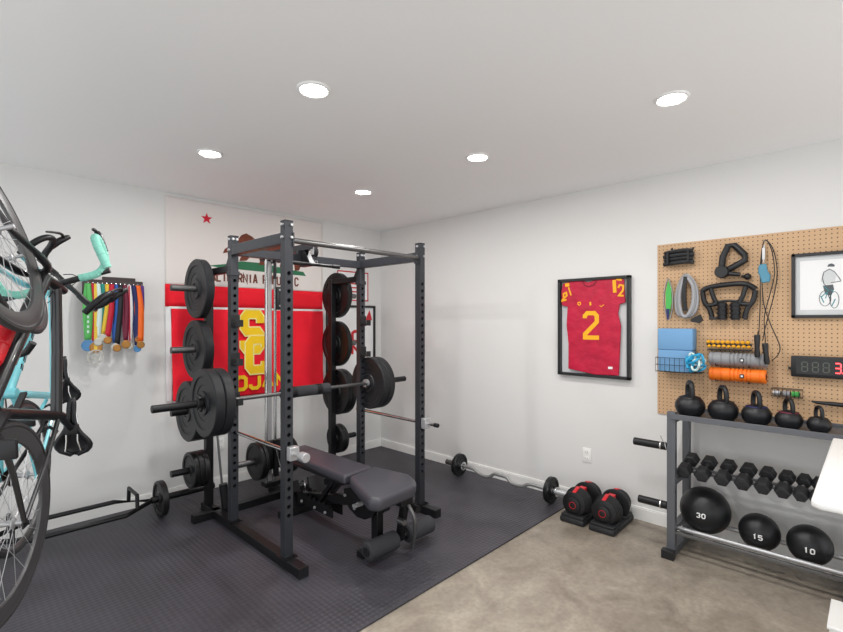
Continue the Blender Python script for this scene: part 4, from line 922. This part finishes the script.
# ---------------------------------------------------------------- bicycles
def make_bike(C0, az, tl, name, lb, fm, tape, steer, steerbar, deep, label_m, fork_m, sdx, tk, reach):
    d = V((math.sin(az), math.cos(az), 0)); z = V((0,0,1))
    X = z*math.cos(tl)+d*math.sin(tl); Z = d*math.cos(tl)-z*math.sin(tl); Y = Z.cross(X)
    F = Matrix((X, Y, Z)).transposed().to_4x4(); F.translation = V(C0)
    root = bpy.data.objects.new(name, None); COL.objects.link(root); root.matrix_basis = F; tag(root, lb, 'bicycle')
    def mk(): return MB(F)
    BB, SC, HT, HB, FH = V((.405,0,-.07)), V((.255,0,.44)), V((.800,0,.50)), V((.840,0,.375)), V((.985,0,0))
    f = mk()
    f.tube([SC, SC.lerp(HT,.5), HT-V((0,0,.02))], .0165*tk, 12); f.tube([BB, BB.lerp(HB,.5), HB], .0215*tk, 12)
    f.tube([BB, SC, SC+V((-.012,0,.035))], .0165*tk, 12); f.tube([HB+(HB-HT)*.1, HT-(HB-HT)*.08], .0215, 14)
    f.cyl(BB+V((0,-.036,0)), BB+V((0,.036,0)), .023)
    for sy in (-1, 1):
        f.tube([(.0,sy*.064,0),(.18,sy*.052,-.03),(.34,sy*.030,-.06),BB+V((-.01,sy*.02,0))], [.008,.0095,.011,.012], 10)
        f.tube([(.0,sy*.064,0),(.13,sy*.045,.22),SC+V((-.01,sy*.02,-.04))], [.007,.0075,.009], 10)
        f.box((-.005,sy*.064,0), (.03,.006,.03), None, .002)
    fr = f.build('frame', fm, root)
    if label_m:
        g = mk(); dv = (HB-BB)
        for k in range(9):
            p = BB+dv*(.22+k*.07); g.box(p+V((0,.0215,0)), (.026,.003,.022), Matrix.Rotation(-.6,3,'Y'))
        g.build('frame_marks', label_m, fr)
    mk().tube([SC+V((-.010,0,.03)), (.215+sdx,0,.58)], .0137, 12).cyl(SC+V((-.012,0,.03)), SC+V((-.017,0,.045)), .021).build('seat_post', 'carbon', root)
    # saddle
    sd = mk(); rows = []
    for k in range(15):
        u = k/14; x = .07+sdx+u*.275; w = .070*(1-u)**1.0+.018 if u > .25 else .068-.02*(u-.12)**2*10
        w = .074*(1/(1+math.exp((u-.38)*11)))+.018; w *= math.sqrt(max(.03, 1-(max(0,1-u/.30))**2))*math.sqrt(max(.2, 1-max(0,(u-.85)/.15)**3)); zc = .632+.012*math.cos(u*5); row = []
        for a in range(9):
            b = -1+a/4; row.append(sd.bm.verts.new((x, b*w, zc-.022*b*b-(.012 if abs(b) > .99 else 0))))
        rows.append(row)
    for i in range(14):
        for a in range(8): sd.bm.faces.new((rows[i][a], rows[i+1][a], rows[i+1][a+1], rows[i][a+1]))
    so = sd.build('saddle', 'handle', root); mo = so.modifiers.new('thick', 'SOLIDIFY'); mo.thickness = .016; mo.offset = -1
    ra = mk()
    for sy in (-1, 1): ra.tube([(.10+sdx,sy*.030,.600),(.15+sdx,sy*.022,.592),(.24+sdx,sy*.022,.594),(.325+sdx,sy*.008,.612)], .0035, 8)
    ra.build('saddle_rails', 'chrome', so); mk().box((.205+sdx,0,.588), (.045,.055,.025), None, .004).build('rail_clamp', 'plastic', so)
    # wheels
    R = .335
    def wheel(c, Rm, par, nm):
        def T(p): return Rm @ (V(p)-c)+c if Rm else V(p)
        ax = (Rm @ V((0,1,0))) if Rm else V((0,1,0))
        ty = mk().lathe([(R-.012,-.010),(R-.006,-.0125),(R+.004,-.010),(R+.0105,0),(R+.004,.010),(R-.006,.0125),(R-.012,.010)], c, ax, 72).build(nm, 'tire', par)
        mk().lathe([(R-.010,-.010),(R-.010,.010),(R-.022,.0115),(R-deep,.006),(R-deep-.004,0),(R-deep,-.006),(R-.022,-.0115)], c, ax, 72).build('rim', 'rim', ty)
        mk().lathe([(0,-.060),(.007,-.060),(.007,-.040),(.019,-.034),(.019,-.030),(.011,-.026),(.010,.026),(.019,.030),(.019,.034),(.007,.040),(.007,.060),(0,.060)], c, ax, 20, False).build('hub', 'silver', ty)
        sp_ = mk(); ns = 24
        for k in range(ns):
            a = 2*PI*k/ns; sy = .031 if k % 2 else -.031; da = .5*(1 if (k//2) % 2 else -1)
            p = T(c+V((.018*math.cos(a+da),sy,.018*math.sin(a+da)))); q = T(c+V(((R-deep)*math.cos(a),0,(R-deep)*math.sin(a)))); sp_.tube([p, q], .0011, 5)
        sp_.build('spokes', 'silver', ty)
        return ty
    rw = wheel(V((0,0,0)), None, root, 'rear_wheel')
    cs = mk()
    for k in range(8): cs.lathe([(.012,-.001),(.024+.0028*k,-.001),(.026+.0028*k,0),(.024+.0028*k,.001),(.012,.001)], (0,-.052+.0035*k,0), (0,1,0), 28)
    cs.build('cassette', 'bronze', rw)
    # steered front assembly
    ax = (HT-HB).normalized(); Rf = Matrix.Rotation(steer, 3, ax); Rb = Matrix.Rotation(steerbar, 3, ax)
    tf = lambda p: Rf @ (V(p)-HB)+HB; tb = lambda p: Rb @ (V(p)-HB)+HB
    fk = mk(); cr = HB-ax*.035+V((.006,0,0))
    for sy in (-1, 1): fk.tube([tf(cr+V((0,sy*.012,.01))), tf(cr+V((.02,sy*.048,-.05))), tf((.955,sy*.056,.10)), tf((.985,sy*.058,0))], [.014,.014,.011,.0085], 10, smooth=3)
    fk.tube([tf(cr), tf(HB)], .019, 12); fko = fk.build('fork', fork_m, root)
    mk().cyl(tf((.985,.058,0)), tf((.985,.078,0)), .008).cyl(tf((.985,-.058,0)), tf((.985,-.07,0)), .008).build('quick_release', 'silver', fko)
    fwh = wheel(tf(FH), Rf, root, 'front_wheel')
    ST = HT+ax*.035; CL = ST+V((reach,0,.0))
    mk().tube([tb(ST), tb(CL)], .016, 12).cyl(tb(HT+ax*.0), tb(HT+ax*.055), .018).build('stem', 'carbon', root)
    hb = mk(); hl = {}
    hb.tube([tb(CL+V((0,-.2,0))), tb(CL+V((0,.2,0)))], .0135, 12)
    for sy in (-1, 1):
        q = [CL+V((0,sy*.08,0)), CL+V((.0,sy*.15,0)), CL+V((.03,sy*.192,0)), CL+V((.09,sy*.205,-.0)), CL+V((.135,sy*.208,-.03)), CL+V((.135,sy*.210,-.085)), CL+V((.09,sy*.212,-.12)), CL+V((.0,sy*.215,-.128))]
        hl[sy] = [tb(p) for p in q]
        hb.tube(hl[sy], .012, 10, smooth=4)
    ho = hb.build('handlebar', 'carbon', root)
    for sy in (-1, 1):
        L = spline(hl[sy], 6)
        mk().tube(L, .0165, 12).build('bar_tape', tape, ho)
        wr = mk()
        if tape == 'mint':
            for k in range(2, len(L)-2, 2): 
                dd = (L[k+1]-L[k-1]).normalized(); wr.lathe([(.016,-.003),(.0178,0),(.016,.003)], L[k], dd, 14)
            wr.build('tape_wraps', tape, ho)
        hp_ = [CL+V((.085,sy*.207,.010)), CL+V((.13,sy*.207,.022)), CL+V((.160,sy*.207,.042)), CL+V((.175,sy*.207,.062))]
        mk().tube([tb(p) for p in hp_], [.017,.018,.017,.012], 12).build('brake_hood', 'plastic', ho)
        mk().tube([tb(CL+V((.160,sy*.207,.03))), tb(CL+V((.180,sy*.210,-.01))), tb(CL+V((.175,sy*.214,-.07))), tb(CL+V((.165,sy*.22,-.105)))], [.008,.007,.006,.005], 8, smooth=3).build('brake_lever', 'plastic', ho)
    mk().tube([tb(CL+V((.02,-.06,.012))), tb(CL+V((.05,-.03,.03))), tb(CL+V((.03,.0,.045))), HB+V((-.08,0,.04))], .0025, 6, smooth=6).build('cable', 'plastic', ho)
    # drivetrain
    ck = mk().lathe([(.070,-.0015),(.098,-.0015),(.101,0),(.098,.0015),(.070,.0015)], BB+V((0,-.048,0)), (0,1,0), 44)
    for k in range(5): a = k*2*PI/5; ck.bar(BB+V((0,-.048,0)), BB+V((.08*math.cos(a),-.048,.08*math.sin(a))), .014, .006)
    cko = ck.build('chainring', 'carbon', root)
    for sy, a in ((-1, 1.1), (1, 1.1+PI)):
        e = BB+V((.17*math.cos(a),sy*.07,.17*math.sin(a)))
        mk().tube([BB+V((0,sy*.06,0)), e], [.014,.010], 8, flat=(.024,.012)).build('crank_arm', 'carbon', cko)
        mk().box(e+V((0,sy*.045,0)), (.06,.07,.018), None, .004).cyl(e, e+V((0,sy*.03,0)), .006).build('pedal', 'plastic', cko)
    mk().tube([(0,-.045,.040),(.2,-.047,.045),(.405,-.048,.030)], .0035, 6).tube([(.0,-.045,-.040),(.2,-.047,-.105),(.405,-.048,-.170)], .0035, 6).build('chain', 'bronze', root)
    mk().box((.0,-.062,-.06), (.02,.012,.06), None, .003).lathe([(.004,-.004),(.017,-.004),(.017,.004),(.004,.004)], (.0,-.055,-.085), (0,1,0), 16).build('derailleur', 'plastic', root)
    mk().tube([(.19,.022,.33),(.21,.030,.36),(.225,0,.375),(.21,-.030,.36),(.19,-.022,.33)], .007, 8).build('rear_brake', 'plastic', root)
    for sy in (1,):
        dv = (HB-BB).normalized()
    mk().tube([BB+(HB-BB)*.35+V((-.03,0,.045)), BB+(HB-BB)*.62+V((-.03,0,.045))], .004, 6).build('bottle_cage', 'carbon', fr)
    return root, F
A, FA = make_bike((-3.495,-2.06,.788), .4975, -.08, 'road_bicycle', 'black road bicycle with mint bar tape, stored upright nearest the viewer at the left edge', 'carbon', 'mint', -.32, -.36, .060, None, 'carbon', -.055, 1.25, .025)
B, FB = make_bike((-3.385,-1.37,.77), .45, -.12, 'road_bicycle', 'pale turquoise road bicycle with black handlebar stored upright behind the black one', 'celeste', 'plastic', -.35, .8, .030, 'plastic', 'celeste', .09, 1.1, .085)
def on_bike(F, pts): return [F @ V(p) for p in pts]
p0, p1 = on_bike(FA, [(.565,0,-.035), (.69,0,.09)])
t = thing('water_bottle', p0, 'red water bottle in the frame of the black bicycle at the left edge', 'bottle')
dv = (p1-p0).normalized()
MB().lathe([(0,0),(.034,0),(.036,.01),(.036,.06),(.032,.065),(.036,.07),(.036,.14),(.026,.155),(0,.155)], p0, dv, 24, False).build('body', 'redplas', t)
MB().lathe([(0,.155),(.028,.155),(.028,.172),(.012,.178),(.011,.195),(0,.195)], p0, dv, 20, False).build('cap', 'white', t)
# wall-free stand whose mast stays at the far left
t = thing('bicycle_stand', (-3.83,-1.60,0), 'black upright bicycle stand at the left edge, holding both bicycles', 'bicycle stand')
MB().cyl((-3.83,-1.60,.012),(-3.83,-1.60,2.2),.03,n=20).build('mast', 'black', t)
MB().bar((-4.1,-1.60,.03),(-3.62,-1.60,.03),.05,.04).bar((-3.83,-1.9,.03),(-3.83,-1.3,.03),.05,.04).build('base', 'black', t)
MB().cyl((-3.83,-1.60,1.36),(-3.45,-1.62,1.36),.018).build('arm', 'black', t, bev=.003)
MB().tube([(-3.45,-1.62,1.36),(-3.43,-1.62,1.33),(-3.39,-1.66,1.35),(-3.37,-1.68,1.39)], .014, 10).build('cradle', 'plastic', t)
